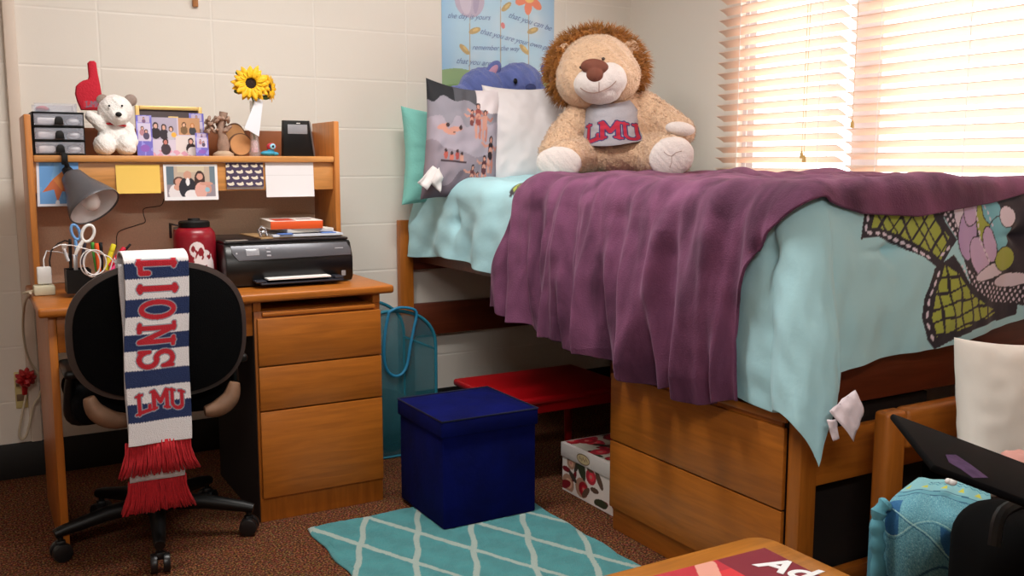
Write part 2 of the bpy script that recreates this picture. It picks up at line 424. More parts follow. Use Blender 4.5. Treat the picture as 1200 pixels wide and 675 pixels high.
# ================================================================ SETTING
b = MB(); b.box((LEFTX-0.1, REARY-0.1, -0.1), (RIGHTX+0.2, BACKY+0.1, 0)); struct('floor', b, M['carpet'])
b = MB(); b.box((LEFTX-0.1, REARY-0.1, CEIL), (RIGHTX+0.2, BACKY+0.1, CEIL+0.1)); struct('ceiling', b, M['ceil'])
b = MB(); b.box((LEFTX-0.1, BACKY, 0), (RIGHTX+0.2, BACKY+0.1, CEIL)); struct('wall_back', b, M['wall'])
b = MB(); b.box((LEFTX-0.1, REARY-0.1, 0), (LEFTX, BACKY, CEIL)); struct('wall_left', b, M['wall_unseen'])
b = MB(); b.box((LEFTX, REARY-0.1, 0), (RIGHTX+0.2, REARY, CEIL)); struct('wall_rear', b, M['wall_unseen'])
WY0, WY1, WZ0, WZ1 = 0.55, 3.12, 0.98, 2.2
b = MB(); X0, X1 = RIGHTX, RIGHTX+0.16
b.box((X0, REARY, 0), (X1, WY0, CEIL)); b.box((X0, WY1, 0), (X1, BACKY, CEIL))
b.box((X0, WY0, 0), (X1, WY1, WZ0)); b.box((X0, WY0, WZ1), (X1, WY1, CEIL)); struct('wall_right', b, M['wall_plain'])
b = MB(); b.box((LEFTX, BACKY-0.012, 0.0), (RIGHTX, BACKY-0.0005, 0.135), bev=0.004); struct('baseboard_back', b, mat('black_rubber_base', (14, 12, 11), 0.6))
b = MB(); b.box((RIGHTX-0.012, REARY, 0), (RIGHTX-0.0005, BACKY-0.014, 0.135), bev=0.004); struct('baseboard_right', b, mat('black_rubber_base2', (14, 12, 11), 0.6))
# raceway running up the back wall, left of the desk
b = MB(); b.box((0.158, BACKY-0.028, 0.137), (0.198, BACKY-0.0005, CEIL-0.001), bev=0.005); struct('trim_1', b, mat('raceway_paint', (222, 205, 190), 0.5))
# window: frame, mullion and glass
wf = mat('window_frame_paint', (215, 208, 212), 0.4)
b = MB(); fx0, fx1 = RIGHTX+0.03, RIGHTX+0.10
for lo, hi in (((fx0, WY1-0.07, WZ0), (fx1, WY1, WZ1)), ((fx0, WY0, WZ0), (fx1, WY0+0.07, WZ1)), ((fx0, WY0, WZ0), (fx1, WY1, WZ0+0.06)),
               ((fx0, WY0, WZ1-0.06), (fx1, WY1, WZ1)), ((fx0, 2.40, WZ0), (fx1, 2.53, WZ1)), ((fx0, 1.05, WZ0), (fx1, 1.15, WZ1))):
    b.box(lo, hi, bev=0.004)
win = struct('window_1', b, wf)
def mat_glass():
    m, t, bs = nt('window_glass'); N, L = t.nodes, t.links
    tr = N.new('ShaderNodeBsdfTransparent'); gl = N.new('ShaderNodeBsdfGlossy'); gl.inputs['Roughness'].default_value = 0.02
    mx = N.new('ShaderNodeMixShader'); mx.inputs[0].default_value = 0.05
    L.new(tr.outputs[0], mx.inputs[1]); L.new(gl.outputs[0], mx.inputs[2])
    L.new(mx.outputs[0], N['Material Output'].inputs['Surface']); return m
b = MB(); b.box((RIGHTX+0.062, WY0+0.02, WZ0+0.02), (RIGHTX+0.066, WY1-0.02, WZ1-0.02)); build('glass_pane', b, mat_glass(), win)
b = MB(); b.box((RIGHTX-0.0, WY0, WZ0-0.001), (RIGHTX+0.03, WY1, WZ0+0.02), bev=0.003); build('window_sill', b, wf, win)

# venetian blinds
def mat_slat():
    m, t, bs = nt('faux_wood_slat'); N, L = t.nodes, t.links
    bs.inputs['Base Color'].default_value = (*lin((246, 232, 218)), 1); bs.inputs['Roughness'].default_value = 0.45
    tr = N.new('ShaderNodeBsdfTranslucent'); tr.inputs['Color'].default_value = (*lin((250, 205, 165)), 1)
    mx = N.new('ShaderNodeMixShader'); mx.inputs[0].default_value = 0.30
    L.new(bs.outputs[0], mx.inputs[1]); L.new(tr.outputs[0], mx.inputs[2]); L.new(mx.outputs[0], N['Material Output'].inputs['Surface']); return m
M['slat'] = mat_slat()
def blind(y0, y1, cords, label, tassel_ys, zoff):
    t = thing('venetian_blind', label, 'window blind', (RIGHTX-0.05, (y0+y1)/2, WZ1+0.06), 'venetian blinds')
    bx = RIGHTX-0.047; b = MB(); tilt = math.radians(25); hw = 0.0255
    z = 1.005+zoff; k = 0
    while z < WZ1-0.01:
        sag = 0.0012*math.sin(k*2.1); prof = []
        # slightly crowned slat: room edge up, outer edge down
        for q in range(7):
            s = -1+2*q/6; prof.append((-s*hw*math.cos(tilt), s*hw*math.sin(tilt)+0.002*(1-s*s)))
        top = [(p[0], p[1]+0.0015) for p in prof]; bot = [(p[0], p[1]-0.0015) for p in prof][::-1]
        b.prism([(x, zz) for x, zz in top+bot], (bx, (y0+y1)/2, z+sag), (1, 0, 0), (0, 0, 1), y1-y0+0.004*math.sin(k*1.7))
        z += 0.0448; k += 1
    build('slats', b, M['slat'], t)
    b = MB(); b.box((bx-0.028, y0, 0.955+zoff), (bx+0.028, y1, 0.972+zoff), bev=0.004); build('bottom_rail', b, M['slat'], t)
    b = MB(); b.box((bx-0.03, y0, WZ1), (RIGHTX-0.001, y1, WZ1+0.055), bev=0.004); build('head_rail', b, M['slat'], t)
    b = MB()
    for y in cords:
        for dx in (-0.026, 0.026): b.cyl((bx+dx, y, 0.965), (bx+dx, y, WZ1), 0.0011, n=6)
    build('ladder_cords', b, M['cordwhite'], t)
    for ty, tz in tassel_ys:
        b = MB(); b.lathe([(0.002, 0.028), (0.006, 0.02), (0.008, 0.0), (0.0, -0.001)], (bx-0.036, ty, tz), n=12); b.cyl((bx-0.036, ty, tz+0.025), (bx-0.03, ty, WZ1), 0.0009, n=5)
        build('cord_tassel', b, mat('tassel_wood', (196, 160, 90), 0.5), t)
    return t
blind(2.512, 3.175, (3.04, 2.60), 'cream slatted window blind, the left one, beside the stuffed lion', [(2.668, 1.19), (2.655, 1.175)], 0.0)
blind(0.55, 2.470, (2.33, 1.98, 1.4), 'cream slatted window blind, the wide one at the right over the bed foot', [(2.43, 1.30)], 0.012)
# stub of wood hanging high on the back wall
p = pY(229, 8, BACKY-0.012); b = MB(); b.box((p.x-0.010, BACKY-0.02, p.z), (p.x+0.010, BACKY-0.002, p.z+0.24), bev=0.003)

o = build('wooden_ornament_strip', b, mat('cross_wood', (178, 118, 66), 0.5, var=0.1)); tag(rebase(o, (p.x, BACKY-0.01, p.z)), 'thin brown wooden piece hung high on the wall at the top edge', 'wall ornament')

# unseen ceiling light, added to brighten the upper walls
cl = thing('added_ceiling_light', 'added white ceiling light, out of view over the middle of the room', 'ceiling light', (1.0, 2.35, CEIL))
b = MB(); b.box((0.3, 2.2, CEIL-0.05), (1.7, 2.5, CEIL-0.001), bev=0.01); build('added_light_housing', b, M['white'], cl)
b = MB(); b.box((0.33, 2.22, CEIL-0.056), (1.67, 2.48, CEIL-0.0505)); build('added_diffuser', b, mat('added_diffuser', (255, 246, 232), 0.5, emit=((255, 238, 214), ADDED_LAMP_E)), cl)

cl = thing('added_ceiling_light', 'added white fill light on the ceiling, unseen behind the viewer', 'ceiling light', (-0.2, -0.7, CEIL))  # second unseen fixture, added as frontal fill for the tack board
b = MB(); b.box((-0.9, -0.85, CEIL-0.05), (0.5, -0.55, CEIL-0.001), bev=0.01); build('added_light_housing', b, M['white'], cl)
b = MB(); b.box((-0.87, -0.83, CEIL-0.056), (0.47, -0.57, CEIL-0.0505)); build('added_diffuser', b, mat('added_diffuser_rear', (255, 246, 232), 0.5, emit=((255, 238, 214), ADDED_LAMP_E)), cl)
# ================================================================ DESK
desk = thing('desk', 'light maple desk with a three drawer pedestal on its right', 'desk', (0.70, 3.28, 0))
DX0, DX1, DY0, DY1 = 0.16, 1.25, 2.972, 3.60
b = MB(); b.box((DX0, DY0, 0.732), (DX1, DY1, 0.76), bev=0.008, seg=3); build('desktop', b, M['wood_x'], desk)
b = MB(); b.box((0.185, 3.00, 0), (0.207, 3.58, 0.731), bev=0.002); build('side_panel_or_shade', b, M['wood_z'], desk)
b = MB(); b.box((0.208, 3.005, 0.622), (0.774, 3.023, 0.731), bev=0.002); build('apron', b, M['wood_x'], desk)
b = MB(); b.box((0.776, 2.995, 0), (1.205, 3.55, 0.70), bev=0.002); build('pedestal', b, M['wood_z'], desk)
b = MB(); b.box((0.7735, 3.0, 0.002), (0.7757, 3.55, 0.70)); build('side_panel_or_shade', b, mat('pedestal_shade_dark', (26, 12, 8), 0.7), desk)  # shade in the kneehole, put on the pedestal side as a dark sheet
b = MB(); b.box((0.776, 3.0, 0.7005), (0.80, 3.55, 0.731)); b.box((1.18, 2.995, 0.7005), (1.205, 3.55, 0.731)); b.box((0.80, 3.3, 0.7005), (1.18, 3.32, 0.731)); build('top_rail', b, M['wood_z'], desk)
b = MB(); b.box((0.80, 2.982, 0.683), (1.185, 3.2, 0.697), bev=0.004); build('pull_out_shelf', b, M['wood_x'], desk)
for z0, z1 in ((0.085, 0.373), (0.378, 0.520), (0.525, 0.678)):
    b = MB(); b.box((0.782, 2.976, z0), (1.201, 2.994, z1), bev=0.0025); build('drawer', b, M['wood_x'], desk)

hut = thing('desk_hutch', 'maple shelf unit standing on the back of the desk', 'shelf', (0.69, 3.47, 0.761))
for x0, x1 in ((0.176, 0.196), (1.182, 1.202)):
    b = MB(); b.box((x0, 3.35, 0.761), (x1, 3.60, 1.323), bev=0.004); build('side_panel_or_shade', b, M['wood_hutz'], hut)
b = MB(); b.box((0.1965, 3.352, 1.174), (1.1815, 3.588, 1.196), bev=0.005); build('shelf', b, M['wood_hut'], hut)
b = MB(); b.box((0.1965, 3.368, 1.076), (1.1815, 3.386, 1.1735), bev=0.002); build('front_board', b, M['wood_hut'], hut)
b = MB(); b.box((0.1965, 3.589, 1.1965), (1.1815, 3.60, 1.292), bev=0.001); build('upper_back_board', b, mat('hutch_back_wood', (150, 88, 52), 0.5, var=0.08, scale=12), hut)
b = MB(); b.box((0.1965, 3.589, 0.762), (1.1815, 3.60, 1.173), bev=0.001); build('tack_board', b, mat('tack_board', (226, 196, 168), 0.9, bump=0.2, bscale=250, var=0.05, scale=160), hut)

SH = 1.1965   # shelf top
# clear three drawer organiser
t = thing('drawer_organizer', 'small black framed organizer with three clear drawers at the left end of the shelf', 'organizer', (0.31, 3.48, SH))
x0, x1 = pY(35, 180, 3.40).x+0.012, pY(101, 180, 3.40).x
b = MB()
for k in range(4): 
    z = SH+0.0445*k+(0 if k else 0.001); b.box((x0, 3.40, z), (x1, 3.57, z+0.004), bev=0.001)
for xx in (x0, x1-0.003): b.box((xx, 3.41, SH+0.002), (xx+0.003, 3.57, SH+0.137))
b.box((x0, 3.566, SH+0.002), (x1, 3.57, SH+0.137)); build('frame', b, M['black'], t)
clear = mat('clear_plastic', (205, 208, 222), 0.12, alpha=0.26)
for k in range(3):
    z = SH+0.0445*k+0.006; b = MB(); w = 0.0015
    b.box((x0+0.005, 3.392, z), (x1-0.005, 3.395, z+0.036), bev=0.001); b.box((x0+0.005, 3.395, z), (x0+0.007, 3.55, z+0.034)); b.box((x1-0.007, 3.395, z), (x1-0.005, 3.55, z+0.034)); b.box((x0+0.007, 3.395, z), (x1-0.007, 3.55, z+0.002))
    d = build('drawer', b, clear, t)
    b = MB(); xm = (x0+x1)/2; b.prism([(-0.014, 0), (-0.012, 0.018), (-0.006, 0.026), (0.006, 0.026), (0.012, 0.018), (0.014, 0)], (xm, 3.388, z+0.002), (1, 0, 0), (0, 0, 1), 0.008, bev=0.001); build('handle', b, M['black'], d)
    b = MB(); b.box((x0+0.014, 3.41, z+0.003), (x0+0.014+(0.05, 0.06, 0.07)[k], 3.50, z+0.026), bev=0.008); b.ell((x1-0.03, 3.44, z+0.014), (0.02, 0.03, 0.011)); build('contents', b, mat('drawer_contents', (238, 234, 238), 0.6, var=0.12, scale=60), d)
t = thing('plastic_box', 'low clear plastic box lying on top of the three drawer organizer', 'box', (0.31, 3.47, SH+0.138))
b = MB(); z = SH+0.1385; b.box((x0+0.01, 3.42, z), (x1-0.018, 3.424, z+0.027)); b.box((x0+0.01, 3.424, z), (x1-0.018, 3.54, z+0.002)); b.box((x0+0.01, 3.536, z), (x1-0.018, 3.54, z+0.027)); b.box((x1-0.022, 3.42, z), (x1-0.018, 3.54, z+0.028)); build('box_body', b, clear, t)
b = MB(); b.ell((x0+0.035, 3.46, z+0.011), (0.02, 0.025, 0.009)); build('red_item', b, mat('red_trinket', (190, 50, 55), 0.5), t)
b = MB(); b.box((x0+0.02, 3.48, z+0.0025), (x0+0.06, 3.52, z+0.015), bev=0.003); build('grey_item', b, mat('grey_trinket', (110, 110, 115), 0.5), t)

# generic white plush sitting on the shelf
fur_w = mat('white_plush', (238, 234, 230), 0.95, bump=0.5, bscale=240, sheen=0.3)
def at(px, py, y=3.46): return pY(px, py, y)
t = thing('plush_toy', 'small white plush toy sitting on the desk shelf under the red foam hand', 'plush toy', (0.46, 3.46, SH))
b = MB(); c = at(135, 130); s = 0.0033
b.ell(c, (0.056, 0.052, 0.054)); b.ell(at(133, 160), (0.050, 0.045, 0.045)); b.ell(at(138, 138, 3.42), (0.030, 0.03, 0.026))
for px, dx in ((122, -1), (147, 1)):
    b.ell(at(px, 170, 3.425), (0.034, 0.045, 0.036)); b.ell(Vector((at(px, 176).x, 3.405, SH+0.024)), (0.028, 0.024, 0.0235))
b.cap(at(120, 148, 3.45), at(106, 136, 3.44), 0.022, 0.018); b.cap(at(150, 150, 3.45), at(156, 166, 3.43), 0.02, 0.018)
blob('body', b, fur_w, t, voxel=0.0035, smooth=5, disp=(0.0009, 40))
for px in (120, 153):
    b = MB(); b.ell(at(px, 117.5, 3.46), (0.021, 0.012, 0.020)); build('ear', b, mat('plush_ear%d' % px, (150, 132, 122), 0.95, bump=0.4, bscale=240), t)
b = MB(); b.ell(at(139, 134, 3.388), (0.010, 0.007, 0.008)); build('nose', b, M['black'], t)
for px in (128, 143):
    b = MB(); b.ell(at(px, 124, 3.407), (0.0035, 0.003, 0.0035)); build('eye', b, M['black'], t)
b = MB(); b.tube([at(135, 146.5, 3.46)+Vector((0.038*math.cos(a), 0.036*math.sin(a), 0.003*math.sin(a*2))) for a in np.linspace(0, 2*PI, 28)[:-1]], 0.0035, closed=True); build('collar', b, mat('red_ribbon', (190, 30, 40), 0.6), t)
# red foam hand pointing up; added fill from behind the camera
red = mat('red_foam', (188, 28, 48), 0.9, bump=0.3, bscale=180)  # light of the added fixture above the frame
pts = [(95, 129), (90.5, 119), (88, 110), (89, 101), (93, 97), (97, 94.5), (103, 93), (104, 90), (103, 80), (102.5, 74), (105, 71.5), (110, 71.5), (112.5, 74), (114, 85), (117, 99), (119, 111), (117.5, 122), (115.5, 129.5)]
o0 = at(106, 129, 3.47); b = MB(); b.prism([(at(x, y, 3.47).x-o0.x, at(x, y, 3.47).z-o0.z) for x, y in pts], o0, (1, 0, 0), (0, 0, 1), 0.028, bev=0.007)
t = thing('foam_finger', 'red foam hand with one finger pointing up, held by the white plush', 'foam finger', o0); build('hand', b, red, t)
def fn(C, U, V):
    C[:] = lin((188, 28, 48)); paint_lmu(C, U, V, 0.03, 0.011, 0.05, 0.022, (120, 92, 110), (160, 70, 85))
sheet('lettering', at(98, 126, 3.4545), (1, 0, 0), (0, 0, 1), 0.06, 0.022, fn, t, 60, 26)

# wooden photo frame with dark mat
t = thing('picture_frame', 'gold rimmed picture frame with dark inside at the back of the photo cards', 'picture frame', at(200, 183, 3.56))
a0, a1 = at(161, 183, 3.55), at(239, 183, 3.55); zt = at(200, 124.5, 3.55).z; h = zt-SH; w = a1.x-a0.x; f = 0.014
gold = mat('gold_frame', (226, 190, 120), 0.35, metal=0.3)
b = MB(); y0, y1 = 3.548, 3.566
b.box((a0.x, y0, SH), (a0.x+f, y1, zt), bev=0.003); b.box((a1.x-f, y0, SH), (a1.x, y1, zt), bev=0.003); b.box((a0.x+f, y0, zt-f), (a1.x-f, y1, zt), bev=0.003); b.box((a0.x+f, y0, SH), (a1.x-f, y1, SH+f), bev=0.003); build('rim', b, gold, t)
b = MB(); b.box((a0.x+f, 3.556, SH+f), (a1.x-f, 3.564, zt-f)); build('dark_panel', b, mat('dark_panel', (84, 72, 74), 0.6), t)
b = MB(); xm = at(203, 137, 3.55).x; b.box((xm-0.017, 3.549, zt-0.045), (xm+0.017, 3.5555, zt-0.036), bev=0.001); build('name_plate', b, gold, t)
# photo cards
def bluecard(seed):
    def fn(C, U, V):
        w, h = U.max(), V.max(); C[:] = lin((112, 108, 200))
        n = wsum(U/w, V/h, seed, 2.0, 3); C[n > 0.7] = lin((150, 148, 226)); 
        setc(C, (np.abs(U/w-0.5) < 0.40) & (np.abs(V/h-0.58) < 0.22), (205, 196, 222)); setc(C, (np.abs(U/w-0.5) < 0.36) & (np.abs(V/h-0.90) < 0.08), (190, 176, 205))
        people(C, U, V, [(w*0.38, h*0.68, h*0.11, (70, 48, 52), (214, 170, 155), (178, 128, 140)), (w*0.62, h*0.60, h*0.12, (60, 44, 52), (208, 160, 150), (80, 70, 100)), (w*0.5, h*0.92, h*0.07, (90, 60, 60), (214, 170, 155), (120, 90, 130))])
        setc(C, inell(U, V, w*0.5, h*0.18, w*0.3, h*0.09), (136, 92, 190))
    return fn
def collage(C, U, V):
    w, h = U.max(), V.max(); C[:] = lin((208, 200, 220))
    setc(C, (U < w*0.55) & (V > h*0.42), (176, 168, 190)); setc(C, (U > w*0.57) & (V > h*0.55), (198, 150, 110)); setc(C, (U > w*0.5) & (V < h*0.52), (222, 214, 214))
    setc(C, (V < h*0.14) & (np.sin(U/w*40)+np.sin(V/h*37+U/w*9) > 0), (214, 160, 186))
    people(C, U, V, [(w*0.12, h*0.78, h*0.20, (48, 30, 30), (220, 176, 158), (40, 32, 40)), (w*0.28, h*0.74, h*0.19, (54, 34, 32), (214, 168, 150), (46, 38, 48)), (w*0.42, h*0.70, h*0.17, (70, 46, 36), (220, 176, 158), (190, 190, 204)),
        (w*0.68, h*0.82, h*0.15, (90, 58, 36), (226, 180, 150), (122, 92, 60)), (w*0.85, h*0.80, h*0.15, (190, 120, 60), (226, 176, 140), (60, 60, 66)), (w*0.80, h*0.38, h*0.20, (38, 26, 28), (214, 160, 146), (44, 34, 40)), (w*0.3, h*0.36, h*0.2, (52, 34, 36), (190, 120, 110), (60, 46, 58))])
    setc(C, inell(U, V, w*0.47, h*0.55, w*0.05, h*0.07), (236, 178, 70)); setc(C, inell(U, V, w*0.84, h*0.12, w*0.11, h*0.12), (238, 236, 240))
def standcard(name, label, px0, px1, pyt, y, fn, lean=0.05, group=None):
    a0, a1 = at(px0, 184, y), at(px1, 184, y); hh = at((px0+px1)/2, pyt, y).z-SH
    t = thing(name, label, 'photo', (a0.lerp(a1, .5).x, y, SH), group)
    sheet('print', (a0.x, y, SH+0.0005), (1, 0, 0), (0, lean, 1), a1.x-a0.x, hh, fn, t, 90, 80, t=0.002)
    return t
standcard('photo_collage', 'photo collage card of friends standing in front of the gold frame', 177, 236, 138, 3.50, collage)
standcard('photo_strip', 'narrow blue photo strip card leaning at the left of the collage', 161.5, 180, 135, 3.47, bluecard(3))
standcard('photo_strip', 'taller blue photo card with yellow spots standing right of the collage', 224, 241, 133, 3.515, bluecard(5))
standcard('photo_strip', 'small blue photo card at the far right of the collage, in front', 230, 245, 156, 3.46, bluecard(8))

# twisted wooden tree ornament
bark = mat('driftwood', (156, 128, 112), 0.85, var=0.25, scale=40, bump=0.6)
t = thing('wooden_ornament', 'carved grey brown wooden tree ornament between the photo cards and the wood slices', 'ornament', Vector((at(262, 183, 3.47).x, 3.47, SH)))
b = MB(); g = lambda x, y: at(x, y, 3.47)
zb = Vector((g(262, 183).x, 3.47, SH)); b.lathe([(0.036, 0), (0.036, 0.008), (0.026, 0.014), (0.012, 0.022), (0, 0.022)], zb, n=20); build('base', b, mat('pale_base', (190, 165, 140), 0.8, var=0.1), t)
b = MB(); b.tube([zb+Vector((0, 0, 0.015)), g(262, 170), g(261, 160), g(258, 150), g(261, 138), g(262, 131.5)], [0.019, 0.022, 0.015, 0.012, 0.013, 0.015], n=12); build('trunk', b, bark, t)
b = MB(); r = random.Random(4)
for k in range(44):
    a = r.uniform(0, 2*PI); q = g(r.uniform(241, 268), r.uniform(138, 156)); q.y += r.uniform(-.02, .02)
    b.ell(q, (0.013, 0.006, 0.006), rot=(r.uniform(-.6, .6), r.uniform(-.9, .9), a), sub=2)
build('foliage', b, bark, t)
# two wood slices
ws = mat('wood_slice_face', (196, 142, 92), 0.6, var=0.12, scale=20)
bk = mat('wood_slice_bark', (112, 78, 56), 0.9, bump=0.5, bscale=80)
for (px, py, rx, ry, y, tl, lab) in ((275, 160, 13, 19.5, 3.52, 0.0, 'larger oval slice of wood standing behind the smaller slice'), (281.5, 166.5, 13.5, 13.5, 3.475, 0.0, 'small round slice of wood in front, left of the sunflower vase')):
    c = at(px, py, y); rr = abs(at(px+rx, py, y).x-c.x); rz = c.z-SH if True else 0
    rz = min(rz, abs(at(px, py-ry, y).z-c.z)) ; c.z = SH+rz
    t = thing('wood_slice', lab, 'wooden decoration', (c.x, y, SH)); r = random.Random(px)
    po = [(rr*math.cos(a)*(1+.02*math.sin(5*a)), rz*math.sin(a)) for a in np.linspace(0, 2*PI, 41)[:-1]]
    b = MB(); b.prism(po, c, (1, 0, 0), (0, 0, 1), 0.018, bev=0.002); build('bark', b, bk, t)
    b = MB(); b.prism([(x*.9, z*.9) for x, z in po], c+Vector((0, -0.0095, 0)), (1, 0, 0), (0, 0, 1), 0.002); build('face', b, ws, t)
# sunflowers in a slim glass vase with a white tag
vx = at(299, 183, 3.45).x
t = thing('flower_vase', 'slim vase with pink marbled foot holding the sunflowers on the shelf', 'vase', (vx, 3.45, SH))
zt = at(291, 118, 3.45).z
b = MB(); b.lathe([(0.020, 0), (0.021, 0.012), (0.017, 0.03), (0.0145, 0.06), (0.013, 0.10), (0.014, zt-SH), (0.012, zt-SH), (0.011, 0.06), (0.013, 0.03), (0, 0.012)], (vx, 3.45, SH), n=24)
build('glass', b, mat('vase_glass', (225, 222, 222), 0.1, alpha=0.25), t)
b = MB(); b.lathe([(0.0, 0.013), (0.0125, 0.014), (0.0125, 0.03), (0.011, 0.055), (0, 0.056)], (vx, 3.45, SH), n=20); build('pink_pebbles', b, mat('pink_pebbles', (206, 150, 160), 0.4, var=0.45, scale=120), t)
t = thing('paper_tag', 'long white paper tag hanging in front of the sunflower vase', 'tag', at(298, 116, 3.42))
q = [at(x, y, 3.42) for x, y in ((300, 115.5), (308, 119), (303.5, 160), (286.5, 150))]; o0 = q[0]
b = MB(); b.prism([(v.x-o0.x, v.z-o0.z) for v in q], o0, (1, 0, 0), (0, 0, 1), 0.0012); build('card', b, mat('tag_paper', (228, 232, 240), 0.7), t)
def sunflower(lab, c, R, face, seed, n=17):
    t = thing('sunflower', lab, 'flower', c, 'sunflowers'); r = random.Random(seed)
    fz = Vector(face).normalized(); q = Vector((0, 0, 1)).rotation_difference(fz).to_matrix()
    b = MB()
    for ring, (m, L, tilt) in enumerate(((n, R, 0.18), (n-2, R*0.86, 0.42))):
        for k in range(m):
            a = 2*PI*(k+0.5*ring)/m+r.uniform(-.08, .08); w = R*0.19; l = L*r.uniform(.9, 1.08)
            P = []
            for i in range(7):
                s = i/6; ww = w*math.sin(PI*min(1, s*0.92+0.06))**0.8*(1-0.25*s); rad = R*0.28+(l-R*0.28)*s; hz = tilt*rad*(1-0.5*s)+0.002*ring
                row = []
                for j in (-1, 0, 1):
                    v = Vector((rad*math.cos(a)-j*ww*math.sin(a), rad*math.sin(a)+j*ww*math.cos(a), hz-abs(j)*-0.0015))
                    row.append(tuple(q @ v + c))
                P.append(row)
            b.grid(np.array(P))
    o = build('petals', b, mat('sunflower_petal%d' % seed, (250, 186, 14), 0.6, var=0.12, scale=90), t)
    sm = o.modifiers.new('th', 'SOLIDIFY'); sm.thickness = 0.0006
    b = MB(); b.lathe([(R*0.34, 0), (R*0.34, 0.003), (R*0.27, 0.007), (0, 0.006)], c, fz, n=20); build('disc', b, mat('flower_disc%d' % seed, (44, 26, 18), 0.95, var=0.4, scale=200, bump=0.6), t)
    b = MB(); st = c-fz*0.004; b.tube([st, st+Vector((0, 0.006, -0.03)), Vector((vx, 3.45, zt)), Vector((vx, 3.45, SH+0.06))], 0.0028); build('stem', b, mat('stem_green%d' % seed, (86, 116, 60), 0.6), t)
    for a in (2.2, 3.6, 5.2):
        v = q @ Vector((R*0.85*math.cos(a), R*0.85*math.sin(a), -0.008)); b = MB(); b.ell(c+v*0.9, (0.016, 0.004, 0.009), sub=2)
        build('leaf', b, mat('leaf_green%d' % seed, (74, 100, 48), 0.6), t)
fc = at(293.5, 98, 3.42); sunflower('large sunflower facing the room in the slim vase', fc, 0.066, (-0.12, -1, 0.05), 3)
fc = at(314, 103, 3.465); sunflower('second sunflower, turned right and half hidden behind the first', fc, 0.050, (0.75, -0.55, 0.1), 5, 14)
# small bird figurine
t = thing('toy_figurine', 'tiny red and blue figurine with one round eye on the shelf', 'figurine', Vector((at(316, 183, 3.42).x, 3.42, SH)))
b = MB(); c = at(318, 172, 3.42); b.ell(c, (0.018, 0.014, 0.014)); build('head', b, mat('fig_red', (186, 44, 60), 0.5), t)
b = MB(); b.ell((c.x-0.012, 3.42, SH+0.010), (0.028, 0.016, 0.0095)); b.ell((c.x+0.012, 3.42, SH+0.008), (0.014, 0.012, 0.0075)); b.ell((c.x-0.002, 3.42, SH+0.018), (0.012, 0.012, 0.014)); build('body', b, mat('fig_blue', (52, 150, 184), 0.5), t)
b = MB(); b.ell((c.x+0.001, 3.405, c.z+0.001), (0.0105, 0.005, 0.0105)); e = build('eye', b, mat('fig_eye', (150, 210, 235), 0.3), t)
b = MB(); b.ell((c.x+0.001, 3.401, c.z+0.001), (0.0045, 0.003, 0.0045)); build('pupil', b, M['black'], e)
# black clock / card holder
t = thing('desk_display', 'black desk display with a small silver window at the right end of the shelf', 'display', Vector((at(349, 183, 3.44).x, 3.44, SH)))
pl, pr = at(331, 183, 3.44).x, at(368, 183, 3.44).x; tl, tr = at(331.5, 142, 3.44).x, at(362, 142, 3.44).x; zz = at(347, 141.5, 3.44).z-SH
fr = [(pl, 0), (pr, 0), (tr, zz), (tl, zz)]; b = MB(); b.prism([(x-pl, z) for x, z in fr], (pl, 3.445, SH+0.0005), (1, 0, 0), (0, 0, 1), 0.03, bev=0.004); build('body', b, M['black'], t)
b = MB(); x0 = at(337, 152, 3.43).x; x1 = at(360, 152, 3.43).x; z0 = at(348, 157, 3.43).z; z1 = at(348, 146, 3.43).z
b.box((x0, 3.4275, z0), (x1, 3.4305, z1), bev=0.001); build('window', b, mat('silver_screen', (150, 150, 156), 0.3), t)
b = MB(); b.box((pl+0.052, 3.4275, z1+0.003), (pl+0.066, 3.4305, z1+0.006), bev=0.001); build('badge', b, M['white'], t)
b = MB(); b.prism([(pr-pl-0.004, 0.001), (pr-pl+0.001, 0.001), (tr-pl+0.001, zz-0.004), (tr-pl-0.004, zz-0.004)], (pl, 3.429, SH+0.0005), (1, 0, 0), (0, 0, 1), 0.002); build('silver_edge', b, M['steel'], t)

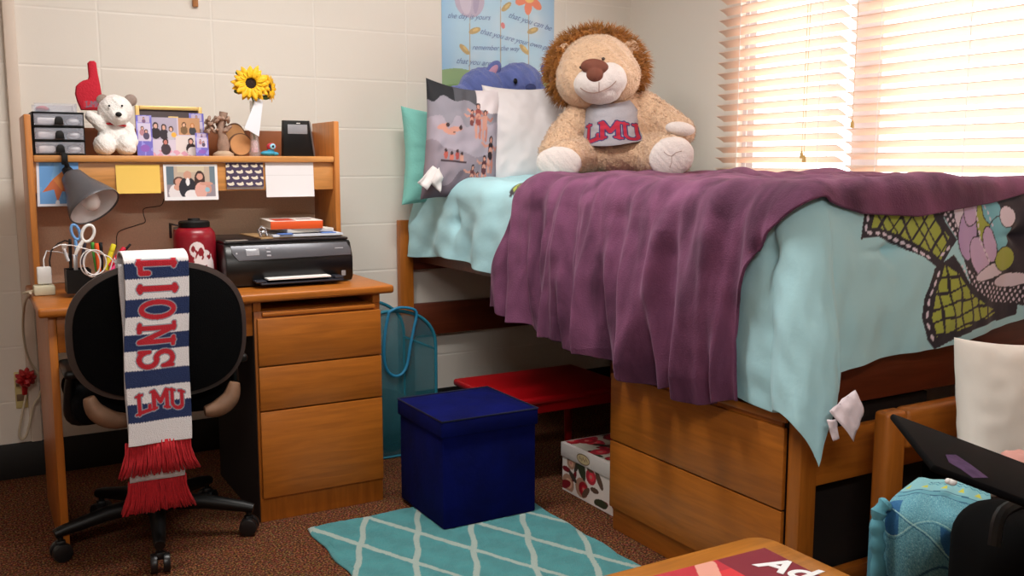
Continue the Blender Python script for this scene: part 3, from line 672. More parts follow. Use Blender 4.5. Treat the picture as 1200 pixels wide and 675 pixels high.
# papers on the front board
yb = 3.3665
def hang(name, label, cat, quad, fn, nx=110, ny=80, curl=0.004):
    (x0, y0), (x1, y1) = quad; a = pY(x0, y1, yb-0.003); bb = pY(x1, y1, yb-0.003); zt_ = pY((x0+x1)/2, y0, yb-0.003).z
    t = thing(name, label, cat, ((a.x+bb.x)/2, yb, zt_)); sheet('print', (a.x, yb-0.003, a.z), (1, 0, 0), (0, 0, 1), bb.x-a.x, zt_-a.z, fn, t, nx, ny, curl=curl); return t
def flat(rgb): 
    def fn(C, U, V): C[:] = lin(rgb)
    return fn
hang('sticky_note', 'blank yellow envelope stuck on the shelf board', 'note', ((137, 193), (188.5, 227)), flat((240, 200, 96)), 6, 6)
def wed(C, U, V):
    w, h = U.max(), V.max(); C[:] = lin((240, 238, 240)); u = (U/w-0.5)/0.45+0; v = (V/h-0.52)/0.42
    inn = (np.abs(u) < 1) & (np.abs(v) < 1); setc(C, inn, (196, 176, 158)); setc(C, inn & (np.abs(u+0.85) < .16), (96, 116, 130)); setc(C, inn & (np.abs(u-0.9) < .12), (110, 128, 140))
    setc(C, inn & (v < -0.2), (150, 140, 150)); setc(C, inn & (np.abs(u) < .55) & (v > .62), (210, 196, 168))
    def e(cx, cy, rx, ry, col): setc(C, inn & inell(u, v, cx, cy, rx, ry), col)
    e(-.55, -.75, .38, .62, (232, 224, 226)); e(-.5, .0, .24, .32, (92, 60, 52)); e(-.5, -.02, .16, .24, (214, 160, 140)); e(-.5, -.38, .22, .22, (214, 160, 140))
    e(-.15, -.45, .36, .75, (36, 34, 46)); e(-.14, .42, .17, .28, (206, 156, 134)); e(-.14, -.02, .08, .26, (236, 232, 236)); e(.02, -.9, .3, .35, (236, 230, 232))
    e(.36, .1, .22, .62, (60, 36, 32)); e(.36, .32, .13, .22, (214, 160, 140)); e(.4, -.6, .26, .55, (226, 172, 160)); e(.62, -.15, .28, .12, (212, 156, 138)); e(.72, -.5, .12, .3, (206, 150, 134)); e(.66, -.55, .1, .16, (150, 190, 206))
hang('wedding_photo', 'white bordered photo of a couple and a woman stuck on the shelf board', 'photo', ((193, 192.5), (256, 235)), wed)
def birds(C, U, V):
    w, h = U.max(), V.max(); C[:] = lin((66, 52, 82)); x = U/w*4.3; y = V/h*4.0; row = np.floor(y); xx = (x+0.45*(row % 2)) % 1.08-0.5; yy = y-row-0.45
    m = inell(xx, yy, 0.02, -0.04, .36, .22) | inell(xx, yy, .22, .16, .12, .2) | inell(xx, yy, -.3, .1, .14, .12); setc(C, m, (226, 216, 196))
t = hang('patterned_card', 'dark purple card with a pattern of cream birds on the shelf board', 'card', ((265.5, 190.5), (309, 219)), birds, 150, 110)
a = pY(266, 222, yb-0.0008); sheet('card_back', (a.x, yb-0.0006, a.z), (1, 0, 0), (0, 0, 1), 0.128, 0.08, flat((206, 200, 200)), t, 4, 4, t=0.0006)
def wp(C, U, V): C[:] = lin((232, 230, 232)); setc(C, np.abs(V/V.max()-0.62) < .008, (206, 204, 206))
hang('paper_sheet', 'blank white paper stuck at the right end of the shelf board', 'paper', ((312, 189.5), (368, 231)), wp, 20, 90, curl=0.006)
# blue paper with the orange pennant at the left
pp = [(48, 189), (57, 187), (93, 187), (93, 205), (92, 242), (70, 242), (52, 240), (44, 231), (43, 212)]
t = thing('star_poster', 'small blue paper with an orange star behind the grey clip lamp', 'paper', pY(68, 190, yb))
def starfn(C, U, V):
    w, h = U.max(), V.max(); C[:] = lin((106, 160, 218)); g = wsum(U/w, V/h, 4, 1.2, 3); C[g > .5] = lin((120, 172, 222)); setc(C, (U < .06*w) | (V < .05*h) | (V > .95*h), (226, 226, 236))
    st = [(0.78, .88), (.66, .52), (.95, .30), (.60, .32), (.48, .08), (.40, .36), (.12, .30), (.38, .58)]
    setc(C, inpoly(U/w, V/h, st), (206, 110, 66)); setc(C, inpoly(U/w, V/h, [(0.78, .88), (.66, .52), (.60, .32), (.38, .58)]), (222, 136, 70)); setc(C, (dseg(U/w, V/h, (.48, .08), (.46, 0)) < .05), (226, 224, 232))
a = pY(44, 242, yb-0.002); bb = pY(93, 242, yb-0.002); zt_ = pY(68, 187, yb-0.002).z
sheet('print', (a.x, yb-0.002, a.z), (1, 0, 0), (0.03, 0, 1), bb.x-a.x, zt_-a.z, starfn, t, 110, 110, curl=0.003)

# lamp clipped under the shelf
grey = mat('lamp_grey', (92, 90, 94), 0.35, metal=0.2)
t = thing('clip_lamp', 'grey bell shaped lamp hanging from the left end of the shelf, bulb showing', 'lamp', pY(78, 190, 3.33))
op = pY(111.5, 243, 3.26); tp = pY(88, 211, 3.30); ax = (tp-op); ax.y = 0; ax = (ax.normalized()*0.84+Vector((0, 0.54, 0))).normalized()
b = MB(); b.lathe([(0.083, 0.0000), (0.0835, 0.0054), (0.080, 0.0162), (0.060, 0.0607), (0.046, 0.0891), (0.040, 0.1107), (0.034, 0.1323), (0.018, 0.1458), (0.0, 0.1485), (0.0, 0.1404), (0.016, 0.1391), (0.030, 0.1269), (0.037, 0.1080), (0.043, 0.0864), (0.057, 0.0580), (0.077, 0.0149), (0.080, 0.0027), (0.083, 0.0000)], op, ax, n=40, cap=False)
sh = build('lamp_shade', b, grey, t)
b = MB(); b.lathe([(0.0785, 0.0041), (0.0755, 0.0162), (0.0565, 0.0567), (0.042, 0.0864), (0.034, 0.1080), (0.0, 0.1134)], op, ax, n=40, cap=False); o = build('inner_reflector', b, mat('lamp_white', (236, 234, 236), 0.45), sh, recalc=False)
b = MB(); b.lathe([(0.013, 0.1053), (0.014, 0.0743), (0.022, 0.0540), (0.0285, 0.0297), (0.024, 0.0081), (0.012, -0.0041), (0, -0.0068)], op, ax, n=24); build('bulb', b, mat('bulb_glass', (244, 242, 242), 0.15), t)
k0 = op+ax*0.146; k1 = pY(76, 188, 3.335)
b = MB(); b.cyl(k0, k0+ax*0.02, 0.018, 0.014); b.tube([k0+ax*0.015, k0.lerp(k1, .5)+Vector((0, 0, 0.004)), k1], [0.0085, 0.0075, 0.007], n=12); build('arm', b, M['black'], t)
b = MB(); b.box((k1.x-0.009, 3.330, 1.166), (k1.x+0.009, 3.349, 1.203), bev=0.003); b.box((k1.x-0.009, 3.330, 1.1985), (k1.x+0.009, 3.385, 1.203), bev=0.001); build('clamp', b, M['black'], t)
DT = 0.7605
# black desk tray with pen cups
t = thing('desk_tray', 'black plastic desk tray with two cups full of pens under the lamp', 'desk organizer', (0.34, 3.2, DT))
x0, x1 = pZ(72, 330, DT).x+0.03, pZ(72, 330, DT).x+0.25
b = MB(); b.box((x0, 3.12, DT), (x1, 3.33, DT+0.012), bev=0.003); b.box((x0, 3.12, DT+0.012), (x1, 3.126, DT+0.03), bev=0.002); b.box((x0, 3.126, DT+0.012), (x0+0.005, 3.33, DT+0.03)); b.box((x1-0.005, 3.126, DT+0.012), (x1, 3.33, DT+0.03)); build('tray', b, M['black'], t)
def cup(xa, xb, ya, yb_, h):
    b = MB(); w = 0.003
    b.box((xa, ya, DT+0.0125), (xb, ya+w, DT+h)); b.box((xa, yb_-w, DT+0.0125), (xb, yb_, DT+h)); b.box((xa, ya+w, DT+0.0125), (xa+w, yb_-w, DT+h)); b.box((xb-w, ya+w, DT+0.0125), (xb, yb_-w, DT+h)); b.box((xa+w, ya+w, DT+0.0125), (xb-w, yb_-w, DT+0.016)); build('cup', b, M['black'], t)
c1 = pY(90, 310, 3.22).x; c2 = pY(120, 310, 3.22).x
cup(c1-0.035, c1+0.035, 3.17, 3.25, 0.085); cup(c2-0.036, c2+0.030, 3.17, 3.25, 0.062)
def pen(lab, px0, py0, px1, py1, y, r, rgb, cap=None, nm='marker'):
    a, c = pY(px0, py0, y), pY(px1, py1, y); t = thing(nm, lab, 'pen', a); d = (c-a).normalized()
    b = MB(); b.cyl(a, a.lerp(c, .72), r, n=14); build('barrel', b, mat('pen_%d_%d' % (px1, py1), rgb, 0.4), t)
    b = MB(); b.cyl(a.lerp(c, .72), c, r*1.06, r*.9, n=14, bev=r*.3); build('cap', b, mat('pencap_%d_%d' % (px1, py1), cap or rgb, 0.4), t); return t
pen('green marker standing in the right pen cup', 114, 318, 108, 284, 3.225, .006, (90, 190, 80))
pen('orange marker standing in the right pen cup beside the green one', 116, 318, 113, 285, 3.215, .007, (238, 96, 40))
pen('black marker standing in the middle of the right pen cup', 119, 318, 118, 284, 3.235, .006, (20, 20, 24))
pen('thick yellow highlighter leaning right in the right pen cup', 124, 316, 133.5, 286, 3.22, .0085, (232, 220, 50))
pen('red marker leaning right in the pen cup', 129, 312, 146, 290, 3.21, .0075, (214, 40, 66))
pen('pink marker leaning far right out of the pen cup, the lowest one', 130, 318, 149, 301, 3.195, .0075, (236, 72, 130))
pen('blue violet marker leaning right out of the pen cup', 131, 315, 147, 297, 3.24, .006, (70, 60, 190))
pen('slim black pen leaning furthest right out of the pen cup', 130, 312, 153, 286, 3.245, .004, (26, 24, 26))
pen('black pen standing in the left pen cup behind the scissors', 83, 315, 82, 280, 3.24, .005, (16, 16, 20))
pen('short grey pen with a white cap in the left pen cup', 80, 306, 74, 290, 3.20, .005, (200, 200, 205), (235, 235, 238))
pen('dark grey pen leaning right in the left pen cup', 95, 310, 100, 283, 3.24, .005, (70, 66, 84))
# scissors
t = thing('scissors', 'scissors with light blue and white handles standing in the left pen cup', 'scissors', pY(89, 315, 3.205))
def ring(cx, cy, rx, ry, a, y, n=26):
    return [pY(cx+rx*math.cos(k)*math.cos(a)-ry*math.sin(k)*math.sin(a), cy+rx*math.cos(k)*math.sin(a)+ry*math.sin(k)*math.cos(a), y) for k in np.linspace(0, 2*PI, n+1)[:-1]]
b = MB(); b.tube(ring(88.5, 272, 4.6, 9, -0.35, 3.2), 0.0045, closed=True); b.tube([pY(88, 281, 3.2), pY(90, 292, 3.2), pY(89, 300, 3.2)], [0.005, .006, .004]); build('handle', b, mat('scissor_blue', (110, 160, 215), 0.35), t)
b = MB(); b.tube(ring(103, 273.5, 7, 10, 0.35, 3.195), 0.0048, closed=True); b.tube([pY(98, 281, 3.195), pY(92, 290, 3.195), pY(88, 299, 3.195)], [0.0055, .007, .004]); build('handle', b, M['white'], t)
b = MB(); b.box((pY(88, 300, 3.2).x-0.006, 3.197, DT+0.02), (pY(88, 300, 3.2).x+0.006, 3.201, pY(88, 298, 3.2).z), bev=0.001); build('blade', b, M['steel'], t)
# coiled white cable hanging over the tray
t = thing('charging_cable', 'coiled thin white charging cable hung over the pen cups', 'cable', pY(112, 322, 3.14))
b = MB()
for (cx, cy, rx, ry, y) in ((106, 308, 12, 15, 3.148), (108, 309, 9.5, 15.5, 3.144), (111, 307.5, 13.5, 14.5, 3.139)): b.tube([pY(cx+rx*math.cos(a), cy+ry*math.sin(a), y+0.002*math.sin(3*a)) for a in np.linspace(0, 2*PI, 41)[:-1]], 0.0019, closed=True, n=6)
b.tube([pY(x, y, 3.142) for x, y in ((62, 291), (70, 287), (84, 287.5), (98, 291), (115, 296), (128, 301), (136, 309), (139, 316))], 0.0018, n=6)
b.tube([pY(x, y, 3.14) for x, y in ((129, 316), (132, 306), (134, 302), (136, 310), (138, 318))], 0.0018, n=6)
build('cable', b, M['cordwhite'], t)
b = MB(); b.box(pY(72.5, 292, 3.145), pY(78, 291, 3.155)+Vector((0, 0, 0.014)), bev=.002); build('plug', b, M['white'], t)
# power block + charger on the desk corner
t = thing('extension_socket', 'cream extension socket at the left front corner of the desk', 'power socket', pZ(52, 342, DT))
c = pZ(53, 341, DT); c.y = min(c.y, 3.295); c.x = pY(53, 336, c.y).x
b = MB(); b.box((c.x-0.034, c.y-0.03, DT), (c.x+0.027, c.y+0.03, DT+0.031), bev=0.006); build('block', b, M['offwhite'], t)
t = thing('phone_charger', 'white charger plugged on top of the cream extension socket', 'charger', (c.x, c.y, DT+0.032))
b = MB(); b.box((c.x-0.021, c.y-0.013, DT+0.0345), (c.x+0.02, c.y+0.013, DT+0.088), bev=0.004); build('charger_body', b, M['white'], t)
b = MB(); b.box((c.x-0.01, c.y-0.003, DT+0.031), (c.x-0.007, c.y+0.003, DT+0.035)); b.box((c.x+0.007, c.y-0.003, DT+0.031), (c.x+0.01, c.y+0.003, DT+0.035)); build('prong', b, M['steel'], t)
b = MB(); b.tube([Vector((c.x, c.y, DT+0.087)), Vector((c.x, c.y, DT+0.11)), Vector((c.x+0.012, c.y+0.03, DT+0.135)), Vector((c.x+0.05, c.y+0.05, DT+0.128)), Vector((c.x+0.09, c.y+0.06, DT+0.115))], 0.002, n=6); build('charger_cable', b, M['cordwhite'], t)
t = thing('black_cable', 'thin black cable arching behind the white charger at the left end of the desk', 'cable', (c.x+0.03, 3.3, DT))
b = MB(); b.tube([pY(x, y, 3.30) for x, y in ((60, 322), (58, 306), (60, 294), (68, 285.5), (76, 282), (84, 284))], 0.0025, n=6); build('cable', b, M['cordblack'], t)
t = thing('power_cord', 'cream power cord running from the desk corner down to the wall outlet', 'cord', pY(30, 440, 3.8))
pts = [Vector((c.x-0.034, c.y, DT+0.014)), Vector((c.x-0.06, c.y+0.02, DT+0.006)), pY(36, 343, 3.2), pY(31, 350, 3.4), pY(28, 362, 3.55), pY(27, 385, 3.68), pY(30, 408, 3.75), pY(36, 425, 3.8), pY(45, 438, 3.82), pY(49, 450, 3.83), pY(46, 464, 3.835), pY(39, 476, 3.835), pY(35, 495, 3.835), pY(31, 510, 3.835), pY(26, 515, 3.835), pY(22.5, 508, 3.835), pY(26, 485, 3.84), pY(30, 465, 3.85), pY(31, 457, 3.86)]
def smooth_path(P, m=6):
    out = []; n = len(P)
    for i in range(n-1):
        p0, p1, p2, p3 = P[max(i-1, 0)], P[i], P[i+1], P[min(i+2, n-1)]
        for k in range(m):
            s = k/m; out.append(0.5*((2*p1)+(p2-p0)*s+(2*p0-5*p1+4*p2-p3)*s*s+(3*p1-p0-3*p2+p3)*s*s*s))
    out.append(P[-1]); return out
b = MB(); b.tube(smooth_path(pts), 0.0042, n=8); build('cord', b, M['cord'], t)
t = thing('wall_outlet', 'cream wall outlet plate low on the back wall left of the desk', 'outlet', pY(32, 455, BACKY-0.01))
a = pY(19, 479, BACKY-0.006); e = pY(41, 434, BACKY-0.006); e.x = min(e.x, 0.157)
b = MB(); b.box((a.x, BACKY-0.0095, a.z), (e.x, BACKY-0.0005, e.z), bev=0.003); build('plate', b, mat('outlet_plate', (206, 190, 130), 0.5), t)
for zz in (0.3, 0.7):
    b = MB(); zc = a.z+(e.z-a.z)*zz; xc = (a.x+e.x)/2; b.box((xc-0.016, BACKY-0.0125, zc-0.013), (xc+0.016, BACKY-0.0095, zc+0.013), bev=0.0012); build('socket', b, mat('socket_brown%d' % int(zz*10), (120, 92, 66), 0.6), t)
t = thing('red_bow', 'shiny red gift bow with a white glint on the cord by the outlet', 'bow', pY(30, 442, 3.83))
b = MB(); cc = pY(30, 442, 3.83)
for k in range(9):
    a = 2*PI*k/9; L = 0.034; P = [cc+Vector((math.cos(a)*L*s, -0.020*math.sin(PI*s)-0.006*(k % 2), math.sin(a)*L*s)) for s in np.linspace(0, 1, 7)]
    b.tube(P, [0.004, 0.009, 0.012, 0.012, 0.011, 0.009, 0.004], n=7)
b.cyl(pY(29, 450, 3.84), pY(29, 462, 3.845), 0.012, 0.009)
build('loops', b, mat('foil_red', (170, 30, 34), 0.25, metal=0.3), t)
# thin black wire on the tack board
t = thing('wire', 'thin dark wire running down the tack board under the yellow envelope', 'wire', pY(140, 270, 3.58))
b = MB(); b.tube(smooth_path([pY(x, y, 3.583) for x, y in ((192, 233), (188, 241), (170, 244), (168, 250), (170, 260), (160, 264), (142, 270), (137, 276), (136, 290), (130, 300))]), 0.0014, n=6); build('wire_line', b, M['cordblack'], t)

# red bottle, red box, folder and papers
t = thing('water_bottle', 'dark red bottle with a black lid and white print left of the printer', 'bottle', (0, 0, 0))
bc = pY(229, 300, 3.28); bc.z = DT; t.location = bc; zt = pY(229, 262, 3.28).z-DT
redm = mat('bottle_red', (140, 16, 34), 0.3)
R_ = 0.068
b = MB(); b.lathe([(R_*.95, 0), (R_, 0.006), (R_, zt-0.045), (R_*.96, zt-0.03), (R_*.84, zt-0.018), (R_*.72, zt-0.012), (0, zt-0.012)], bc, n=40); build('bottle_body', b, redm, t)
b = MB(); b.lathe([(R_*.70, 0), (R_*.74, 0.003), (R_*.74, 0.018), (R_*.68, 0.022), (R_*.3, 0.024), (R_*.28, 0.030), (0, 0.031)], bc+Vector((0, 0, zt-0.0125)), n=32); build('lid', b, M['black'], t)
uu = np.linspace(-2.35, -0.75, 90); vv = np.linspace(0.015, zt-0.055, 80); UU, VV = np.meshgrid(uu, vv, indexing='ij')
P = np.stack([bc.x+(R_+0.0012)*np.cos(UU), bc.y+(R_+0.0012)*np.sin(UU), bc.z+VV], -1)
C = np.ones(UU.shape+(3,)); C[:] = lin((140, 16, 34)); un = (UU+2.35)/1.6; vn = (VV-0.015)/(zt-0.07)
nz = wsum(un, vn, 9, 2.6, 3)
setc(C, (inell(un, vn, .62, .38, .34, .42) | inell(un, vn, .42, .80, .22, .19)) & (nz > -0.45), (236, 226, 228))
link('white_print', slab_mesh(P, C, 0.001), M['print'], t, ang=60)
t = thing('tin_box', 'small red box with an open dark lid behind the red bottle', 'box', Vector((pY(215, 300, 3.42).x, 3.42, DT)))
xa, xb = pY(207, 290, 3.42).x, pY(226, 290, 3.42).x; zt2 = pY(212, 270, 3.42).z
b = MB(); b.box((xa, 3.40, DT), (xb, 3.48, zt2), bev=0.003); build('box_body', b, mat('tin_red', (184, 34, 44), 0.4), t)
b = MB(); b.box((xa, 3.40, zt2+0.0005), (xb, 3.48, zt2+0.008), bev=0.002); b.box((xa+0.01, 3.398, DT+0.06), (xa+0.022, 3.3995, DT+0.072)); build('white_edge', b, M['white'], t)
b = MB(); b.box((xa-0.012, 3.470, zt2-0.03), (xa-0.004, 3.482, zt2+0.02), bev=0.002); b.box((xa-0.012, 3.40, zt2+0.014), (xa+0.03, 3.482, zt2+0.019), bev=0.001, rot=Euler((0, 0.25, 0))); build('dark_lid', b, mat('tin_lid', (52, 30, 28), 0.5), t)
t = thing('folder', 'red folder lying flat at the back of the desk behind the scarf', 'folder', (0.52, 3.40, DT))
b = MB(); b.box((0.42, 3.30, DT), (0.66, 3.56, DT+0.010), bev=0.003); b.box((0.50, 3.48, DT+0.0105), (0.655, 3.57, DT+0.03), bev=0.003); build('cover', b, mat('folder_red', (176, 52, 56), 0.5), t)
t = thing('paper_pile', 'loose papers lying on the desk right behind the chair top', 'papers', (0.47, 3.2, DT))
b = MB(); b.box((0.42, 3.09, DT), (0.62, 3.28, DT+0.006), rot=Euler((0, 0, 0.1))); b.box((0.44, 3.14, DT+0.0062), (0.62, 3.29, DT+0.010), rot=Euler((0, 0, -0.12))); build('sheets', b, mat('pile_paper', (206, 196, 192), 0.8, var=0.1, scale=30), t)

# printer
t = thing('printer', 'black inkjet printer with a grey control panel on the right of the desk', 'printer', (0.95, 3.30, DT))
px0, px1, py0, py1, ph = 0.728, 1.168, 3.14, 3.50, 0.148
b = MB(); prof = [(py0+0.012, DT+0.004), (py0, DT+0.02), (py0, DT+0.088), (py0+0.022, DT+ph-0.012), (py0+0.034, DT+ph-0.004), (py1, DT+ph-0.004), (py1, DT+0.004)]
b.prism([(y-py0, z-DT) for y, z in prof], ((px0+px1)/2, py0, DT), (0, 1, 0), (0, 0, 1), px1-px0, bev=0.008); build('body', b, mat('printer_black', (14, 14, 15), 0.32), t)
b = MB(); b.box((px0+0.004, py0+0.036, DT+ph-0.0038), (px1-0.004, py1-0.002, DT+ph+0.006), bev=0.006); build('lid', b, mat('printer_lid', (34, 30, 32), 0.3), t)
pan = mat('printer_panel', (92, 92, 98), 0.32, metal=0.3)
fr3 = Matrix(((1, 0, 0), (0, 0.35, -0.937), (0, 0.937, 0.35))).transposed()
axu = Vector((0, 0.022, 0.048)).normalized()
pc = Vector(((px0+px1)/2+0.006, py0+0.0105, DT+0.113)); fr = Matrix((Vector((1, 0, 0)), axu, Vector((1, 0, 0)).cross(axu))).transposed()
nn = Vector((1, 0, 0)).cross(axu)
hw = (px1-px0)/2-0.014; poly = [(-hw+0.022, -0.026), (hw-0.002, -0.022), (hw+0.002, 0.0), (hw-0.010, 0.026), (-hw+0.002, 0.027), (-hw+0.004, 0.0)]
b = MB(); b.prism(poly, pc+nn*0.002, (1, 0, 0), axu, 0.004, bev=0.0012); build('control_panel', b, pan, t)
b = MB(); b.obox(pc+Vector((-0.135, 0, 0))+nn*0.0045+axu*0.002, (0.044, 0.024, 0.002), fr, bev=0.0008); build('screen', b, mat('lcd', (148, 148, 154), 0.2), t)
for k in range(3):
    b = MB(); b.obox(pc+Vector((-0.082, 0, 0))+nn*0.0045+axu*(0.014-0.013*k), (0.014, 0.006, 0.0018), fr, bev=0.0006); build('button', b, mat('btn%d' % k, (150, 148, 156), 0.4), t)
b = MB(); b.obox(pc+Vector((0.165, 0, 0))+nn*0.0045+axu*0.004, (0.030, 0.003, 0.001), fr); b.obox(pc+Vector((-0.188, 0, 0))+nn*0.0045, (0.005, 0.005, 0.001), fr); build('mark', b, mat('mark_grey', (170, 168, 175), 0.4), t)
b = MB(); b.box((px1-0.045, py0-0.0015, DT+0.022), (px1-0.030, py0+0.0, DT+0.040)); build('badge', b, mat('badge_grey', (150, 148, 150), 0.4), t)
b = MB(); b.box((px0+0.10, py0-0.055, DT+0.012), (px1-0.055, py0-0.0005, DT+0.018), bev=0.002); b.box((px0+0.085, py0-0.05, DT+0.018), (px0+0.12, py0-0.002, DT+0.026), bev=0.003); b.box((px1-0.085, py0-0.05, DT+0.018), (px1-0.055, py0-0.002, DT+0.028), bev=0.003); build('paper_tray', b, mat('tray_grey', (46, 48, 58), 0.35), t)
b = MB(); b.box((px0+0.125, py0-0.05, DT+0.0265), (px1-0.10, py0-0.001, DT+0.031)); tp_ = build('paper_stack', b, M['paper'], t)
b = MB(); b.box((px0+0.014, py0+0.037, DT+ph+0.0065), (px0+0.085, py0+0.06, DT+ph+0.0072)); build('sticker', b, mat('sticker', (196, 186, 176), 0.5), t)
# things on the printer
PT = DT+ph+0.0066
t = thing('papers_on_printer', 'stack of papers and a clipboard lying on the printer under the orange book', 'papers', (1.0, 3.33, PT))
b = MB(); b.box((0.86, 3.215, PT), (1.155, 3.46, PT+0.004), rot=Euler((0, 0, 0.04))); build('clipboard', b, mat('clipboard', (176, 140, 98), 0.6), t)
b = MB(); b.box((0.91, 3.205, PT+0.0045), (1.158, 3.43, PT+0.012), rot=Euler((0, 0, -0.03))); build('sheets', b, mat('sheets_white', (214, 218, 228), 0.7, var=0.06), t)
b = MB(); b.box((0.93, 3.202, PT+0.0125), (0.975, 3.25, PT+0.0155)); tb_ = mat('tab_blue', (100, 140, 220), 0.5); build('blue_tab', b, tb_, t); b = MB(); b.box((1.08, 3.204, PT+0.0125), (1.13, 3.25, PT+0.0150)); build('blue_tab', b, tb_, t)
b = MB(); b.tube([Vector((0.872, 3.235, PT+0.006)), Vector((0.865, 3.24, PT+0.03)), Vector((0.878, 3.25, PT+0.038)), Vector((0.892, 3.25, PT+0.03)), Vector((0.894, 3.24, PT+0.008))], 0.004); b.ell((0.882, 3.24, PT+0.018), (0.01, 0.006, 0.01)); build('metal_clip', b, M['steel'], t)
t = thing('notebook', 'pale thick notebook on the printer directly under the orange book', 'notebook', (1.02, 3.33, PT+0.016))
b = MB(); b.box((0.955, 3.225, PT+0.016), (1.125, 3.42, PT+0.029), bev=0.002, rot=Euler((0, 0, 0.06))); build('pages', b, mat('nb_pages', (206, 200, 190), 0.8), t)
t = thing('book', 'white and orange paperback on top of the pile on the printer', 'book', (1.02, 3.33, PT+0.0295))
ro = Euler((0, 0, -0.10)); cb = Vector((1.005, 3.325, PT+0.0435)); fr = ro.to_matrix()
b = MB(); b.obox(cb, (0.176, 0.21, 0.0245), fr, bev=0.001); build('pages', b, mat('bk_pages', (226, 214, 200), 0.8), t)
b = MB(); b.obox(cb+fr@Vector((0.0, -0.1065, 0)), (0.18, 0.003, 0.027), fr, bev=0.0006); build('spine', b, mat('bk_spine', (232, 90, 34), 0.5), t)
b = MB(); b.obox(cb+Vector((0, 0, 0.0135)), (0.182, 0.214, 0.002), fr, bev=0.0005); b.obox(cb-Vector((0, 0, 0.0133)), (0.182, 0.214, 0.002), fr, bev=0.0005); build('cover', b, mat('bk_cover', (232, 222, 214), 0.5), t)
b = MB(); b.obox(cb+fr@Vector((-0.036, -0.03, 0.015)), (0.07, 0.13, 0.0006), fr); build('red_panel', b, mat('bk_red', (196, 62, 34), 0.5), t)
b = MB(); b.obox(cb+fr@Vector((0.040, -0.02, 0.015)), (0.05, 0.03, 0.0006), fr); build('print_block', b, mat('bk_print', (150, 110, 120), 0.5), t)

# ================================================================ CHAIR
CX, CY = 0.462, 3.045
t = thing('office_chair', 'black rolling office chair pushed under the desk, scarf over its back', 'chair', (CX, CY, 0))
chair = t
# backrest: domed shell
def chairback(du, dy, sc, z0=0.505, z1=0.897, thick_=0.03, n=64):
    P = []
    for k in range(n):
        a = 2*PI*k/n; c_, s_ = math.cos(a), math.sin(a)
        # dome: wide squircle, flatter below
        e = 2.35 if s_ > 0 else 2.9
        x = 0.247*sc*math.copysign(abs(c_)**(2/e), c_); zc = 0.700; z = zc+((z1-zc) if s_ > 0 else (zc-z0))*sc*math.copysign(abs(s_)**(2/e), s_)
        P.append((x, z))
    return P
BY = 2.775
def dome(sc, y_edge, y_mid, rings=9, rng=(1.0, 0.0)):
    O = chairback(0, 0, sc); out = []
    zc = 0.700
    for i in range(rings):
        s = rng[0]+(rng[1]-rng[0])*i/(rings-1)
        out.append([(CX+x*s, y_edge+(y_mid-y_edge)*(1-s*s)+0.16*((x*s)**2)*0-0.05*((x*s)/0.24)**2*-1, zc+(z-zc)*s) for x, z in O])
    return out
def shell(name, sc, ye, ym, ye2, ym2, m):
    A = dome(sc, ye, ym); B_ = dome(sc, ye2, ym2); bm_ = MB(); n = len(A[0])
    R1 = [[bm_.bm.verts.new(p) for p in ring_] for ring_ in A[:-1]]; R2 = [[bm_.bm.verts.new(p) for p in ring_] for ring_ in B_[:-1]]
    c1 = bm_.bm.verts.new(A[-1][0]); c2 = bm_.bm.verts.new(B_[-1][0])
    for R in (R1, R2):
        for a, c in zip(R, R[1:]):
            for k in range(n): bm_.bm.faces.new((a[k], a[(k+1) % n], c[(k+1) % n], c[k]))
    for k in range(n):
        bm_.bm.faces.new((R1[-1][k], R1[-1][(k+1) % n], c1)); bm_.bm.faces.new((R2[-1][k], R2[-1][(k+1) % n], c2)); bm_.bm.faces.new((R1[0][k], R1[0][(k+1) % n], R2[0][(k+1) % n], R2[0][k]))
    return build(name, bm_, m, chair, ang=50)
shell('back_shell', 1.0, BY, BY-0.018, BY+0.012, BY-0.004, M['brownplast'])
shell('back_cover', 0.93, BY-0.0145, BY-0.030, BY-0.002, BY-0.012, M['chairfab'])
shell('backrest', 0.985, BY+0.0125, BY+0.05, BY+0.0125, BY-0.002, M['chairfab'])
b = MB(); b.box((CX-0.235, CY-0.20, 0.43), (CX+0.235, CY+0.24, 0.515), bev=0.04, seg=4); build('seat', b, M['chairfab'], chair)
b = MB(); b.box((CX-0.10, CY-0.10, 0.395), (CX+0.10, CY+0.10, 0.429), bev=0.006); b.box((CX-0.03, BY+0.03, 0.40), (CX+0.03, CY-0.08, 0.415), bev=0.003); b.tube([Vector((CX, BY+0.04, 0.408)), Vector((CX, BY+0.035, 0.48)), Vector((CX, BY+0.03, 0.60))], 0.022, n=10); build('mechanism', b, M['black'], chair)
for sx in (-1, 1):
    b = MB(); b.tube(smooth_path([Vector((CX+sx*0.12, CY-0.05, 0.42)), Vector((CX+sx*0.225, CY-0.06, 0.425)), Vector((CX+sx*0.235, CY-0.08, 0.50)), Vector((CX+sx*0.225, CY-0.10, 0.575))]), 0.016, n=10)
    ar = build('armrest', b, M['black'], chair)
    b = MB(); b.box((CX+sx*0.225-0.03, CY-0.20, 0.572), (CX+sx*0.225+0.03, CY+0.0, 0.598), bev=0.012, seg=3); build('arm_pad', b, M['black'], ar)
